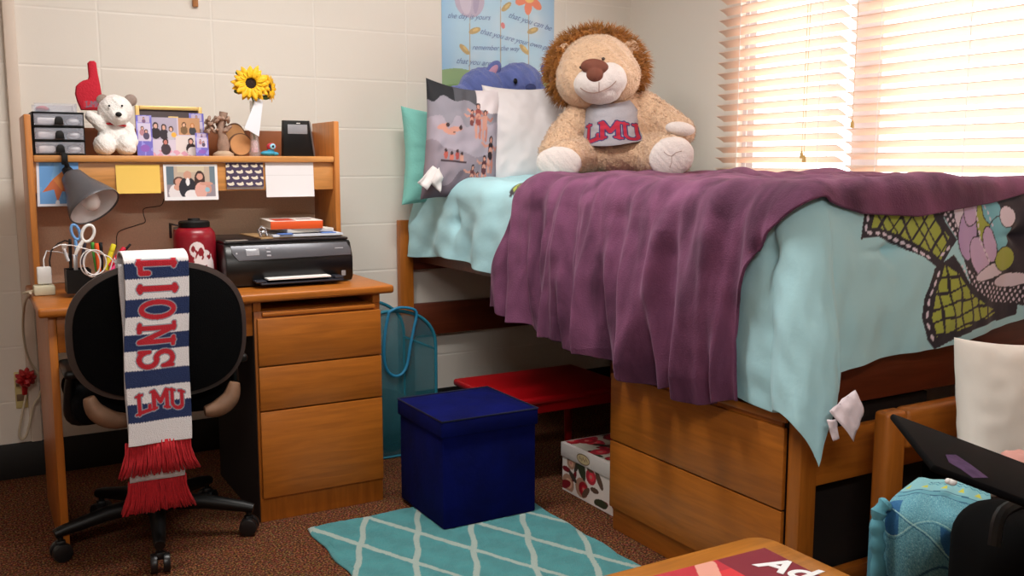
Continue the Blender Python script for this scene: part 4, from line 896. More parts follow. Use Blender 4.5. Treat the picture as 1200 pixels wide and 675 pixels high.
# tan curved arm braces seen below the back
for (pts, sx) in ((((104, 466), (112, 482), (132, 492), (158, 492)), -1), (((240, 482), (256, 478), (270, 466), (275, 448)), 1)):
    b = MB(); P = smooth_path([pY(x, y, 2.80) for x, y in pts]); b.tube(P, [0.015+0.012*math.sin(PI*k/(len(P)-1)) for k in range(len(P))], n=12); build('arm_brace', b, M['armpad'], chair)
b = MB(); b.cyl((CX, CY, 0.12), (CX, CY, 0.395), 0.026, 0.022); build('gas_column', b, M['black'], chair)
b = MB(); b.lathe([(0.045, 0.085), (0.05, 0.10), (0.045, 0.135), (0.03, 0.15), (0, 0.15)], (CX, CY, 0)); 
cast = []
for k in range(5):
    a = math.radians(-98+72*k); d = Vector((math.cos(a), math.sin(a), 0)); e = Vector((CX, CY, 0))+d*0.285
    w = d.cross(Vector((0, 0, 1)))
    P = []
    b.tube([Vector((CX, CY, 0.115))+d*0.03, Vector((CX, CY, 0.112))+d*0.15, Vector((CX, CY, 0.092))+d*0.27, Vector((CX, CY, 0.085))+d*0.30], [0.028, 0.024, 0.018, 0.015], n=10); cast.append((e, d, w))
build('star_base', b, M['black'], chair)
for e, d, w in cast:
    b = MB(); b.cyl(e+Vector((0, 0, 0.05)), e+Vector((0, 0, 0.085)), 0.008)
    b.box(e+Vector((-0.014, -0.014, 0.040)), e+Vector((0.014, 0.014, 0.064)), bev=0.006); c_ = build('caster', b, M['black'], chair)
    for s in (-1, 1):
        b = MB(); b.cyl(e+w*s*0.008+Vector((0, 0, 0.029)), e+w*s*0.027+Vector((0, 0, 0.029)), 0.029, 0.027, n=28, bev=0.003); build('wheel', b, mat('caster_wheel', (20, 20, 22), 0.35), c_)
    b = MB(); b.box(e+Vector((-0.012, -0.014, 0.0645)), e+Vector((0.010, -0.011, 0.068))); build('glint', b, M['steel'], c_) if False else b.bm.free()

# ================================================================ SCARF
scarfm = painted('knit_scarf', 0.95, bump=0.5, bscale=380)
def py2z(py, y=2.725): return pY(183, py, y).z
st = thing('scarf', 'striped navy and white scarf with red letters hanging over the chair back', 'scarf', (0.44, 2.74, 0.92))
SX0, SX1 = pY(145, 400, 2.72).x, pY(221, 400, 2.72).x; SW = SX1-SX0
NAVY, WHI, RED, GRY = (32, 48, 92), (232, 228, 230), (190, 32, 48), (150, 152, 165)
bands = [(297, 'w'), (307, 'n'), (325.5, 'w'), (349, 'n'), (369.5, 'w'), (390, 'n'), (409, 'w'), (431.5, 'n'), (451, 'w'), (470, 'n'), (491.5, 'w'), (518, None)]
def scarf_paint(X, Z, side_letters=True):
    C = np.zeros(X.shape+(3,)); C[:] = lin(WHI)
    kn = 0.0012*np.sin(X*900)
    for (a, c), (bb, _) in zip(bands, bands[1:]):
        if c == 'n': C[(Z < py2z(a)+kn) & (Z > py2z(bb)+kn)] = lin(NAVY)
    # LIONS, each letter turned a quarter clockwise (its top points right)
    rows = (('L', 303, 322), ('I', 330.5, 345), ('O', 349, 375), ('N', 378, 404.5), ('S', 406, 433))
    for ch, ya, yb2 in rows:
        za, zb = py2z(ya), py2z(yb2); h = SW*0.56; x_base = SX0+SW*0.215
        ly = (X-x_base)/h                     # letter up axis -> +x
        lx = (za-Z)/(za-zb)                   # letter right axis -> down
        # isotropic distance: scale field by the local metric
        w_ = (za-zb)
        def dd(th):
            Xs, Ys = lx*w_, ly*h; d = np.full(X.shape, 1e9)
            for s in LET[ch][0]: d = np.minimum(d, dline(Xs, Ys, [(p[0]*w_, p[1]*h) for p in s]))
            for s in LET[ch][1]: d = np.minimum(d, dline(Xs, Ys, [(p[0]*w_, p[1]*h) for p in s])+0.001)
            return d
        d = dd(0); wd = 0.0068 if ch != 'I' else 0.0078
        C[d < wd+0.0028] = lin(GRY); C[d < wd] = lin(RED)
    zc = py2z(472); C2 = C.copy(); paint_lmu(C, X, Z, (SX0+SX1)/2+0.004, zc+0.004, SW*0.80, 0.062, RED, GRY, 0.10)
    return C
nu, nv = 110, 420
u = np.linspace(0, 1, nu); z_top, z_bot = 0.935, py2z(518)
zz = np.linspace(0, 1, nv); L1 = z_top-z_bot
Pf = np.zeros((nu, nv, 3)); YF = BY-0.052
# over the top (arc) then down the front
arc_n = 70
for j in range(nv):
    if j < arc_n:
        a = PI*(1-j/arc_n*1.0); y = (YF+BY+0.062)/2 - math.cos(a)*-1*0 ; yc = (YF+BY+0.066)/2; ry = (BY+0.066-YF)/2
        Pf[:, j, 1] = yc - ry*math.cos(a)*-1 if False else yc + ry*math.cos(PI-a); Pf[:, j, 2] = 0.903+0.022*math.sin(a)
    else:
        s = (j-arc_n)/(nv-1-arc_n); Pf[:, j, 1] = YF; Pf[:, j, 2] = 0.903+(z_bot-0.903)*s
# arc goes from the rear (j=0) to the front
Pf[:, :arc_n, 1] = Pf[:, :arc_n, 1][:, ::-1] if Pf[0, 0, 1] < Pf[0, arc_n-1, 1] else Pf[:, :arc_n, 1]
S_ = np.clip((np.arange(nv)-arc_n)/(nv-1-arc_n), 0, 1)
Uu = u[:, None]+0*zz[None]
Pf[:, :, 0] = SX0+0.0025+Uu*SW+0.003*np.sin(S_*9)[None]*(1-0.5*Uu)+0.004*(S_**2)[None]
SHF = 0.007-0.018*S_[None]; Pf[:, :, 0] += SHF
Pf[:, :, 1] += 0.003*np.sin(Uu*7+S_[None]*4)-0.002*np.cos(Uu*3.1)-0.004*S_[None]
C = scarf_paint(Pf[:, :, 0]-SHF-0.003*np.sin(S_*9)[None]-0.002, Pf[:, :, 2]); C[:, :arc_n-6] = lin(WHI)
link('front_end', slab_mesh(Pf, C, -0.006 if False else 0.006), scarfm, st, ang=180)
# the second end, hanging longer behind the first
zb2 = py2z(563); nv2 = 60; Pb = np.zeros((40, nv2, 3)); u2 = np.linspace(0, 1, 40)[:, None]
zz2 = np.linspace(0.90, zb2, nv2)[None]
Pb[:, :, 0] = SX0-0.001+u2*(SW-0.022)+0.002*np.sin(zz2*20); Pb[:, :, 1] = YF+0.0155+0.002*np.sin(u2*6); Pb[:, :, 2] = zz2
link('rear_end', slab_mesh(Pb, np.tile(np.array(lin((214, 210, 214))), (40, nv2, 1)), 0.005), scarfm, st, ang=180)
# a rear flap behind the chair back
Pr = np.zeros((20, 30, 3)); u3 = np.linspace(0, 1, 20)[:, None]; z3 = np.linspace(0.903, 0.60, 30)[None]
Pr[:, :, 0] = SX0+0.004+u3*SW; Pr[:, :, 1] = BY+0.068; Pr[:, :, 2] = z3
link('back_flap', slab_mesh(Pr, np.tile(np.array(lin(WHI)), (20, 30, 1)), 0.005), scarfm, st, ang=180)
def fringe(z0, z1, x0, x1, y, seed):
    b = MB(); r = random.Random(seed); n = 46
    for k in range(n):
        for lay in (0, 1):
            s = (k+r.uniform(-.3, .3))/(n-1); fl = (s-0.5)*0.05
            xx = x0+(x1-x0)*s; yy = y+lay*0.006+r.uniform(-.002, .002)
            P = [Vector((xx+fl*q*q+0.002*math.sin(q*8+k), yy-0.006*q*(1-lay), z0+(z1-z0)*q*r.uniform(.96, 1.04))) for q in (0, .33, .66, 1)]
            b.tube(P, [0.0026, 0.003, 0.003, 0.0022], n=5)
    return build('fringe', b, mat('fringe_red%d' % seed, (176, 26, 36), 0.95, var=0.15, scale=150), st, ang=180)
fringe(py2z(515), py2z(554), SX0-0.008, SX1-0.010, YF-0.004, 1)
fringe(py2z(562), py2z(600), SX0-0.004, SX1-0.022, YF+0.016, 2)
t = None
# ================================================================ FLOOR THINGS
# rug
def rug():
    nu, nv = 330, 460; x = np.linspace(0.885, 1.640, nu); y = np.linspace(1.72, 2.862, nv); X, Y = np.meshgrid(x, y, indexing='ij')
    C = np.zeros(X.shape+(3,)); C[:] = lin((62, 142, 146)); n = wsum(X, Y, 3, 9, 4); C *= (1+0.08*np.clip(n, -1, 1))[..., None]
    U = (X-0.985)/0.19; V = (Y-2.638)/0.41; wob = 0.018*np.sin(X*37+Y*23)
    g = 1/math.hypot(1/0.19, 1/0.41)
    d1 = np.abs((U+V+wob+0.5) % 1-0.5)*g; d2 = np.abs((U-V+wob+0.5) % 1-0.5)*g
    m = (np.minimum(d1, d2) < 0.0082+0.002*RNG.random(X.shape)); C[m] = lin((166, 184, 176))
    Xe = X+0.004*np.sin(Y*31)*((X-X.min() < .02) | (X.max()-X < .02)); Ye = Y+0.004*np.sin(X*27)*((Y.max()-Y < .02))
    edge = np.minimum(np.minimum(X-0.885, 1.640-X), np.minimum(Y-1.72, 2.862-Y)); H = 0.002+0.008*np.clip(edge/0.012, 0, 1)**.5+0.0016*RNG.random(X.shape)+0.0009*wsum(X, Y, 5, 12, 3)
    me = slab_mesh(np.stack([Xe, Ye, H], -1), C, 0.0001)
    B = me
    return link('area_rug', me, painted('tufted_rug', 1.0, bump=0.6, bscale=420, sheen=0.2), None, ang=180)
o = rug(); tag(rebase(o, (1.26, 2.3, 0)), 'turquoise rug with a white diamond lattice on the carpet', 'rug')
# ottoman
navy = mat('blue_suede', (2, 9, 76), 0.95, var=0.3, scale=9, bump=0.12, bscale=60, spec=0.15)
ox0, ox1, oy0, oy1 = 1.250, 1.600, 2.607, 2.955
t = thing('ottoman', 'dark blue suede cube storage ottoman standing on the rug edge', 'ottoman', ((ox0+ox1)/2, (oy0+oy1)/2, 0.011))
b = MB(); b.box((ox0+0.004, oy0+0.004, 0.0115), (ox1-0.004, oy1-0.004, 0.318), bev=0.006, seg=3); build('ottoman_box', b, navy, t)
nu = 40; x = np.linspace(-1, 1, nu); X, Y = np.meshgrid(x, x, indexing='ij')
b = MB(); b.box((ox0-0.003, oy0-0.003, 0.312), (ox1+0.003, oy1+0.003, 0.366), bev=0.007, seg=3)
lid = build('lid', b, navy, t)
Z = 0.3655+0.007*(1-np.abs(X)**4)*(1-np.abs(Y)**4)+0.0012*wsum(X, Y, 6, .8, 3)*(1-X**2)*(1-Y**2)
P = np.stack([(ox0+ox1)/2+X*(ox1-ox0-0.006)/2, (oy0+oy1)/2+Y*(oy1-oy0-0.006)/2, Z], -1); link('cushion_top', slab_mesh(P, None, 0.004), navy, t, ang=60)
b = MB(); zz = 0.3665; b.tube([Vector(v) for v in ((ox0-0.001, oy0-0.001, zz), (ox1+0.001, oy0-0.001, zz), (ox1+0.001, oy1+0.001, zz), (ox0-0.001, oy1+0.001, zz))], 0.0032, closed=True); build('piping', b, mat('dark_piping', (10, 16, 52), 0.8), t)
# pop-up hamper between desk and bed
teal = mat('hamper_trim', (22, 112, 134), 0.6); 
def mat_mesh():
    m, tr_, bs = nt('hamper_mesh'); N, L = tr_.nodes, tr_.links
    bs.inputs['Base Color'].default_value = (*lin((26, 104, 118)), 1); bs.inputs['Roughness'].default_value = 0.7
    tc = N.new('ShaderNodeTexCoord'); v = N.new('ShaderNodeTexNoise'); v.inputs['Scale'].default_value = 900
    L.new(tc.outputs['Object'], v.inputs['Vector'])
    r = N.new('ShaderNodeMapRange'); r.inputs['From Min'].default_value = .45; r.inputs['From Max'].default_value = .5; r.inputs['To Min'].default_value = 0.22; r.inputs['To Max'].default_value = .5
    L.new(v.outputs['Fac'], r.inputs['Value']); L.new(r.outputs['Result'], bs.inputs['Alpha']); return m
M['mesh'] = mat_mesh()
t = thing('laundry_hamper', 'teal mesh pop-up laundry hamper between the desk and the bed', 'laundry hamper', (1.42, 3.55, 0))
hx0, hx1, hy0, hy1, hz = 1.235, 1.615, 3.42, 3.74, 0.595
def arch(y, k=1.0, n=30):
    xc, rx = (hx0+hx1)/2, (hx1-hx0)/2*k; zc = hz-0.17; rz = 0.17*k
    return [Vector((hx0+(1-k)*0.19, y, 0.006))]+[Vector((xc-rx*math.cos(a), y, zc+rz*math.sin(a)**0.8)) for a in np.linspace(0.0, PI, n)]+[Vector((hx1-(1-k)*0.19, y, 0.006))]
for y in (hy0, hy1):
    A = arch(y); b = MB(); b.tube(A, 0.007, closed=True); build('wire_rim', b, teal, t)
    b = MB(); b.prism([(p.x-hx0, p.z) for p in A], (hx0, y, 0), (1, 0, 0), (0, 0, 1), 0.0008); build('mesh_panel', b, M['mesh'], t, smooth=False)
for x in (hx0, hx1):
    b = MB(); b.box((x-0.0004, hy0, 0.006), (x+0.0004, hy1, hz-0.17)); build('mesh_panel', b, M['mesh'], t, smooth=False)
b = MB()
for x in (hx0, hx1): b.tube([Vector((x, hy0, hz-0.17)), Vector((x, hy1, hz-0.17))], 0.005)
build('top_tape', b, teal, t)
hc = pY(470, 390, hy0-0.012)
b = MB(); pts = [(456, 366), (452, 385), (450, 410), (452, 430), (460, 440), (470, 439), (477, 428), (481, 405), (485, 385), (488, 366), (478, 361), (466, 361)]
P = smooth_path([pY(x, y, hy0-0.012) for x, y in pts+[pts[0]]], 4)[:-1]; b.tube(P, 0.006, closed=True); build('handle_loop', b, mat('hamper_handle', (30, 120, 160), 0.5), t)
b = MB(); b.ell(((hx0+hx1)/2, 3.58, 0.13), (0.16, 0.13, 0.12)); build('laundry', b, mat('laundry_cloth', (70, 90, 92), 0.9, var=0.4, scale=9), t)
# red plastic table
red2 = mat('red_table', (160, 6, 16), 0.35)
t = thing('side_table', 'low red table under the bed behind the blue ottoman', 'table', (1.9, 3.05, 0))
rx0, rx1, ry0, ry1 = 1.617, 2.175, 2.84, 3.272
b = MB(); b.box((rx0, ry0, 0.305), (rx1, ry1, 0.332), bev=0.010, seg=3); build('tabletop', b, red2, t)
b = MB(); b.box((rx0+0.03, ry0+0.03, 0.265), (rx1-0.03, ry0+0.045, 0.3045)); b.box((rx0+0.03, ry1-0.045, 0.265), (rx1-0.03, ry1-0.03, 0.3045)); b.box((rx0+0.03, ry0+0.045, 0.265), (rx0+0.045, ry1-0.045, 0.3045)); b.box((rx1-0.045, ry0+0.045, 0.265), (rx1-0.03, ry1-0.045, 0.3045)); build('apron', b, red2, t)
for x in (rx0+0.04, rx1-0.04):
    for y in (ry0+0.04, ry1-0.04):
        b = MB(); b.cyl((x, y, 0.0), (x, y, 0.264), 0.015, 0.020); build('leg', b, red2, t)
# floral box under the bed
t = thing('storage_box', 'floral cardboard box with a white lid and oval label under the bed', 'box', (1.97, 2.62, 0))
bx0, bx1, by0, by1, bh = 1.805, 2.15, 2.40, 2.775, 0.178
def floral(C, U, V, base=(226, 216, 210), dens=0.0, seed=2):
    C[:] = lin(base); r = random.Random(seed); w, h = U.max(), V.max()
    for k in range(int(26*(w*h)/0.045)+6):
        x, y, s = r.uniform(0, w), r.uniform(0, h), r.uniform(.018, .045); col = r.choice([(150, 22, 36), (120, 16, 32), (178, 44, 58), (170, 130, 108), (60, 52, 44), (52, 60, 40), (96, 70, 56)])
        if col[0] > 140: 
            setc(C, inell(U, V, x, y, s, s*.9), col); setc(C, inell(U, V, x+s*.1, y, s*.55, s*.5), tuple(min(255, int(c*1.25)) for c in col)); setc(C, inell(U, V, x, y, s*.25, s*.22), (196, 120, 110))
        else: setc(C, inell(U, V, x, y, s*.9, s*.35, r.uniform(0, 3)), col)
b = MB(); b.box((bx0+0.003, by0+0.003, 0.001), (bx1-0.003, by1-0.003, bh-0.04), bev=0.002); build('box_body', b, mat('box_card', (200, 190, 184), 0.7), t)
sheet('floral_side', (bx0+0.0025, by1-0.004, 0.002), (0, -1, 0), (0, 0, 1), by1-by0-0.008, bh-0.045, lambda C, U, V: (floral(C, U, V, seed=5), setc(C, V < .006, (220, 212, 208))), t, 180, 70)
sheet('floral_front', (bx0+0.004, by0+0.0025, 0.002), (1, 0, 0), (0, 0, 1), bx1-bx0-0.008, bh-0.045, lambda C, U, V: floral(C, U, V, seed=8), t, 160, 70)
b = MB(); b.box((bx0-0.002, by0-0.002, bh-0.052), (bx1+0.002, by1+0.002, bh), bev=0.003); ld = build('lid', b, mat('box_lid', (212, 204, 200), 0.6), t)
sheet('lid_print', (bx0+0.012, by0+0.010, bh+0.0016), (1, 0, 0), (0, 1, 0), bx1-bx0-0.022, by1-by0-0.02, lambda C, U, V: floral(C, U, V, (190, 184, 170), seed=11), t, 150, 160)
def lab(C, U, V):
    C[:] = lin((212, 204, 200)); setc(C, inell(U, V, .04, .019, .04, .019), (120, 96, 70)); setc(C, inell(U, V, .04, .019, .036, .0155), (204, 184, 142))
    for k in range(9): setc(C, inell(U, V, .016+.006*k, .019+.004*math.sin(k*2), .0016, .006, .3), (110, 84, 66))
sheet('oval_label', (bx0-0.0032, 2.672, bh-0.046), (0, -1, 0), (0, 0, 1), 0.08, 0.038, lab, t, 100, 50)

# low table with a magazine, foreground
TZ = 0.45
c0 = pZ(885, 629, TZ); tx1, ty1 = 1.315, 1.300
t = thing('coffee_table', 'golden wooden table top with rounded corner at the bottom edge of the photo', 'table', (0.95, 1.05, 0))
def rrect(x0, y0, x1, y1, r, n=8):
    P = []
    for cx, cy, a0 in ((x1-r, y1-r, 0), (x0+r, y1-r, 90), (x0+r, y0+r, 180), (x1-r, y0+r, 270)):
        P += [(cx+r*math.cos(math.radians(a0+90*k/n)), cy+r*math.sin(math.radians(a0+90*k/n))) for k in range(n+1)]
    return P
M['tabwood'] = wood('golden_oak', (188, 120, 44), 'X', 0.3, 0.7)
b = MB(); b.prism([(x, y) for x, y in rrect(0.58, 0.78, tx1, ty1, 0.045)], (0, 0, TZ-0.0125), (1, 0, 0), (0, 1, 0), 0.025, bev=0.007); build('tabletop', b, M['tabwood'], t)
b = MB(); b.box((0.66, 0.86, TZ-0.075), (tx1-0.08, ty1-0.08, TZ-0.0255)); build('apron', b, M['wood_x'], t)
for x in (0.69, tx1-0.11):
    for y in (0.89, ty1-0.11):
        b = MB(); b.cyl((x, y, 0.0), (x, y, TZ-0.0755), 0.018, 0.024); build('leg', b, M['wood_z'], t)
t = thing('magazine', 'glossy magazine with a red and pink cover and white title on the low table', 'magazine', (1.15, 1.13, TZ+0.0005))
mc = pZ(896, 643, TZ+0.008); ax_ = (pZ(785, 671, TZ+0.008)-mc); ay_ = (pZ(1010, 676, TZ+0.008)-mc); ax_.z = 0; ay_.z = 0
ax_.normalize(); ay_ = Vector((-ax_.y, ax_.x, 0)); ay_ = ay_ if ay_.y < 0 else -ay_
W_, H_ = 0.275, 0.21     # long side runs left, short side towards the viewer
fr = Matrix((ay_, -ax_ if ay_.cross(-ax_).z > 0 else ax_, Vector((0, 0, 1)))).transposed()
cen = mc+ax_*W_/2+ay_*H_/2; cen.z = TZ+0.0045
b = MB(); b.obox(cen, (H_-0.002, W_-0.002, 0.0075), fr); build('pages', b, M['paper'], t)
def cover(C, U, V):
    # U: along page width (title reads along +U), V: up the page
    C[:] = lin((186, 34, 50)); C[(U > .16)] = lin((126, 20, 40)); n = U+V*.35
    C[(V < .17) & (U < .16)] = lin((214, 44, 52)); setc(C, dseg(U, V, (.13, .205), (.07, .10)) < .020, (224, 158, 140)); setc(C, inell(U, V, .045, .13, .04, .014, .5), (210, 60, 70))
    setc(C, inell(U, V, .02, .02, .07, .03, .7), (40, 70, 190)); setc(C, inell(U, V, .005, .09, .012, .016), (60, 130, 90)); setc(C, (np.abs(V-.262) < .0015) & (U > .15) & (U < .19) & (np.sin(U*900) > -.3), (236, 190, 200))
# cover sheet: U axis runs from the left end of the long side to the far corner, V towards the viewer's far side
org = mc+ay_*H_+ax_*W_; org.z = TZ+0.0098
sheet('cover', org-ax_*0, -ax_, -ay_, W_, H_, cover, t, 150, 120, t=0.0009) if (-ax_).cross(-ay_).z > 0 else sheet('cover', mc+ax_*W_+Vector((0, 0, 0.0018)), -ax_, ay_, W_, H_, cover, t, 150, 120, t=0.0009)
M['titlewhite'] = mat('title_white', (244, 244, 246), 0.3)
def text3d(name, body, org, ax, ay, size, m, parent, ext=0.0004, shear=0.0, off=0.0):
    cu = bpy.data.curves.new('txt', 'FONT'); cu.body = body; cu.size = size; cu.extrude = ext; cu.shear = shear; cu.offset = off
    o = bpy.data.objects.new('txt', cu); COL.objects.link(o); dg = bpy.context.evaluated_depsgraph_get(); dg.update()
    me = bpy.data.meshes.new_from_object(o.evaluated_get(dg)); bpy.data.objects.remove(o)
    ax, ay = Vector(ax).normalized(), Vector(ay).normalized(); mt = Matrix((ax, ay, ax.cross(ay))).transposed().to_4x4(); mt.translation = Vector(org)
    me.transform(mt); me.name = name; return link(name, me, m, parent, smooth=False)
q0 = pZ(888, 662, TZ+0.0105); q1 = pZ(960, 672, TZ+0.0105)
tx = (pZ(1000, 690, TZ+.0105)-pZ(895, 664, TZ+.0105)).normalized()
ta_ = pZ(1010, 676, TZ)-pZ(896, 643, TZ); ta_.z = 0; ta_.normalize()
text3d('title', 'Ad', pZ(884, 662, TZ+0.0108), ta_, Vector((-ta_.y, ta_.x, 0)), 0.080, M['titlewhite'], t, shear=0.25, off=0.0022)

# ================================================================ BED FRAME
XF = 1.70     # outer face of the bed
t = thing('bed', 'raised maple bed frame along the window wall', 'bed', (2.3, 2.75, 0))
PX0, PX1 = 1.648, 1.712
for x0, x1 in ((PX0, PX1), (2.82, 2.88)):
    b = MB(); b.box((x0, 3.845, 0), (x1, 3.885, 0.922), bev=0.004); build('post', b, M['wood_z'], t)
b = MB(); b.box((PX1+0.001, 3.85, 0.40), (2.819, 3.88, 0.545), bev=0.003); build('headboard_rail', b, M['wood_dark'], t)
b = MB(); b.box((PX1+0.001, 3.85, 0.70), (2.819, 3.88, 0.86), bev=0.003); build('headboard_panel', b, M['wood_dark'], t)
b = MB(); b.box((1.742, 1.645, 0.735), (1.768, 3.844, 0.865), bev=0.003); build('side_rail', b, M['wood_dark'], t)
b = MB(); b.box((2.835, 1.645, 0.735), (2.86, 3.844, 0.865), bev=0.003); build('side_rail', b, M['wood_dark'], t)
b = MB(); b.box((1.769, 1.645, 0.80), (2.834, 3.844, 0.815)); build('mattress_deck', b, mat('dark_deck', (26, 18, 16), 0.8), t)
for k in range(3):
    b = MB(); y = (3.8, 3.3, 2.7)[k]; b.box((1.77, y-0.02, 0.775), (2.833, y+0.02, 0.7995)); build('cross_bar', b, M['black'], t)
b = MB(); b.box((2.56, 3.845-0.02, 0.33), (2.60, 3.849, 0.41)); b.box((2.55, 3.825, 0.355), (2.575, 3.849, 0.40)); build('bracket', b, M['black'], t)
# footboard: near post with lower rail, dark upper panel
b = MB(); b.box((1.744, 1.600, 0), (1.802, 1.644, 0.93), bev=0.004); build('post', b, M['wood_z'], t)
b = MB(); b.box((2.82, 1.600, 0), (2.88, 1.644, 0.93), bev=0.004); build('post', b, M['wood_z'], t)
b = MB(); b.box((1.803, 1.606, 0.365), (2.819, 1.634, 0.500), bev=0.004); build('footboard_rail', b, M['wood_x'], t)
b = MB(); b.box((1.803, 1.618, 0.56), (2.819, 1.634, 0.90), bev=0.003); build('footboard_panel', b, M['wood_dark'], t)
b = MB(); b.box((1.803, 1.606, 0.02), (2.819, 1.634, 0.12), bev=0.003); build('lower_rail', b, M['wood_x'], t)
m_ = MB(); m_.box((1.76, 1.66, 0.866), (2.835, 3.83, 1.055), bev=0.04, seg=4); o = build('mattress', m_, mat('mattress_dark', (40, 40, 52), 0.9)); tag(rebase(o, (2.3, 2.75, 0.866)), 'mattress on the bed frame, hidden under the aqua comforter', 'mattress')
# drawer chest under the bed
t = thing('drawer_chest', 'wide maple two drawer chest under the bed', 'chest of drawers', (2.0, 2.02, 0))
b = MB(); b.box((1.748, 1.668, 0), (2.28, 2.382, 0.545), bev=0.003); build('chest_body', b, M['wood_y'], t)
b = MB(); b.box((1.755, 1.650, 0.0), (2.28, 1.6675, 0.545)); build('side_panel_or_shade', b, mat('chest_shade_dark', (20, 12, 9), 0.7), t)  # shade behind the footboard, put in as a dark sheet on the chest end
b = MB(); b.box((1.742, 1.645, 0.517), (2.285, 2.388, 0.5448)); b.bm.free()
b = MB(); b.box((1.738, 1.648, 0.527), (1.7475, 2.384, 0.548), bev=0.002); build('top_edge', b, M['wood_y'], t)
for z0, z1 in ((0.078, 0.296), (0.301, 0.514)):
    b = MB(); b.box((1.735, 1.650, z0), (1.7475, 2.384, z1), bev=0.002); build('drawer', b, M['wood_y'], t)
# ================================================================ BEDDING
XE, YE, TT, RR = 1.725, 1.600, 1.108, 0.075
def prof(d):
    h = np.where(d <= 0, d, np.where(d < RR*PI/2, RR*np.sin(np.clip(d, 0, RR*PI/2)/RR), RR))
    v = np.where(d <= 0, 0, np.where(d < RR*PI/2, RR*(1-np.cos(np.clip(d, 0, RR*PI/2)/RR)), RR+d-RR*PI/2)); return h, v
def drape(A, B, off=0.0):
    """cloth coordinates: A beyond the front edge, B beyond the foot edge -> position, outward normal, drop"""
    xi, yi = XE+RR, YE+RR; P = np.zeros(A.shape+(3,)); Nn = np.zeros_like(P)
    hA, vA = prof(A); hB, vB = prof(B); rho = np.hypot(np.maximum(A, 0), np.maximum(B, 0)); phi = np.arctan2(np.maximum(B, 0), np.maximum(A, 0)+1e-9)
    hr, vr = prof(rho); both = (A > 0) & (B > 0)
    flare = 0.16*np.clip(rho-0.08, 0, None)*np.sin(2*phi)
    ph_ = np.where(both, PI/2*(phi/(PI/2)+0.22*np.sin(phi*2)), phi)
    nx = np.where(both, -np.cos(ph_), np.where(A > 0, -1.0, 0.0)); ny = np.where(both, -np.sin(ph_), np.where((B > 0) & (A <= 0), -1.0, 0.0))
    P[..., 0] = np.where(both, xi+nx*(hr+flare), np.where(A > 0, xi-hA, xi-A)); P[..., 1] = np.where(both, yi+ny*(hr+flare), np.where(B > 0, yi-hB, yi-B))
    drop = np.where(both, vr, np.where(A > 0, vA, vB)); P[..., 2] = TT-drop
    w = np.clip(np.maximum(rho, 0)/(RR*PI/2), 0, 1); up = np.cos(w*PI/2); side = np.sin(w*PI/2)
    Nn[..., 0] = nx*side; Nn[..., 1] = ny*side; Nn[..., 2] = up; nl = np.linalg.norm(Nn, axis=-1, keepdims=True); Nn /= nl
    return P+Nn*off, Nn, drop, rho, phi
def comf_disp(A, B, rho, drop):
    n = wsum(A, B, 21, 1.7, 4, 0.008)                                   # soft puffs
    hang = np.clip(drop/0.45, 0, 1)
    f = 0.018*hang*np.sin(2*PI*(B*3.1)+1.6*np.sin(B*5+A*4))*(A > 0)*(np.clip(-B*3, 0, 1)) + 0.013*hang*np.sin(2*PI*(-A*2.6)+1.2*np.sin(A*4+B*6))*(B > 0)*np.clip(-A*3, 0, 1)
    # tufts of the quilting
    q = 0*A
    for (a, b_) in ((-0.22, 0.20), (0.20, -0.02), (-0.75, 0.18), (0.22, -1.75), (-0.30, -0.5), (-.7, -.4)):
        q -= 0.024*np.exp(-(((A-a)/0.028)**2+((B-b_)/0.028)**2)); q -= 0.013*np.exp(-((A-a)/0.09)**2-((B-b_)/0.012)**2)
    return n+f+q
AQUA = np.array(lin((174, 220, 229)))
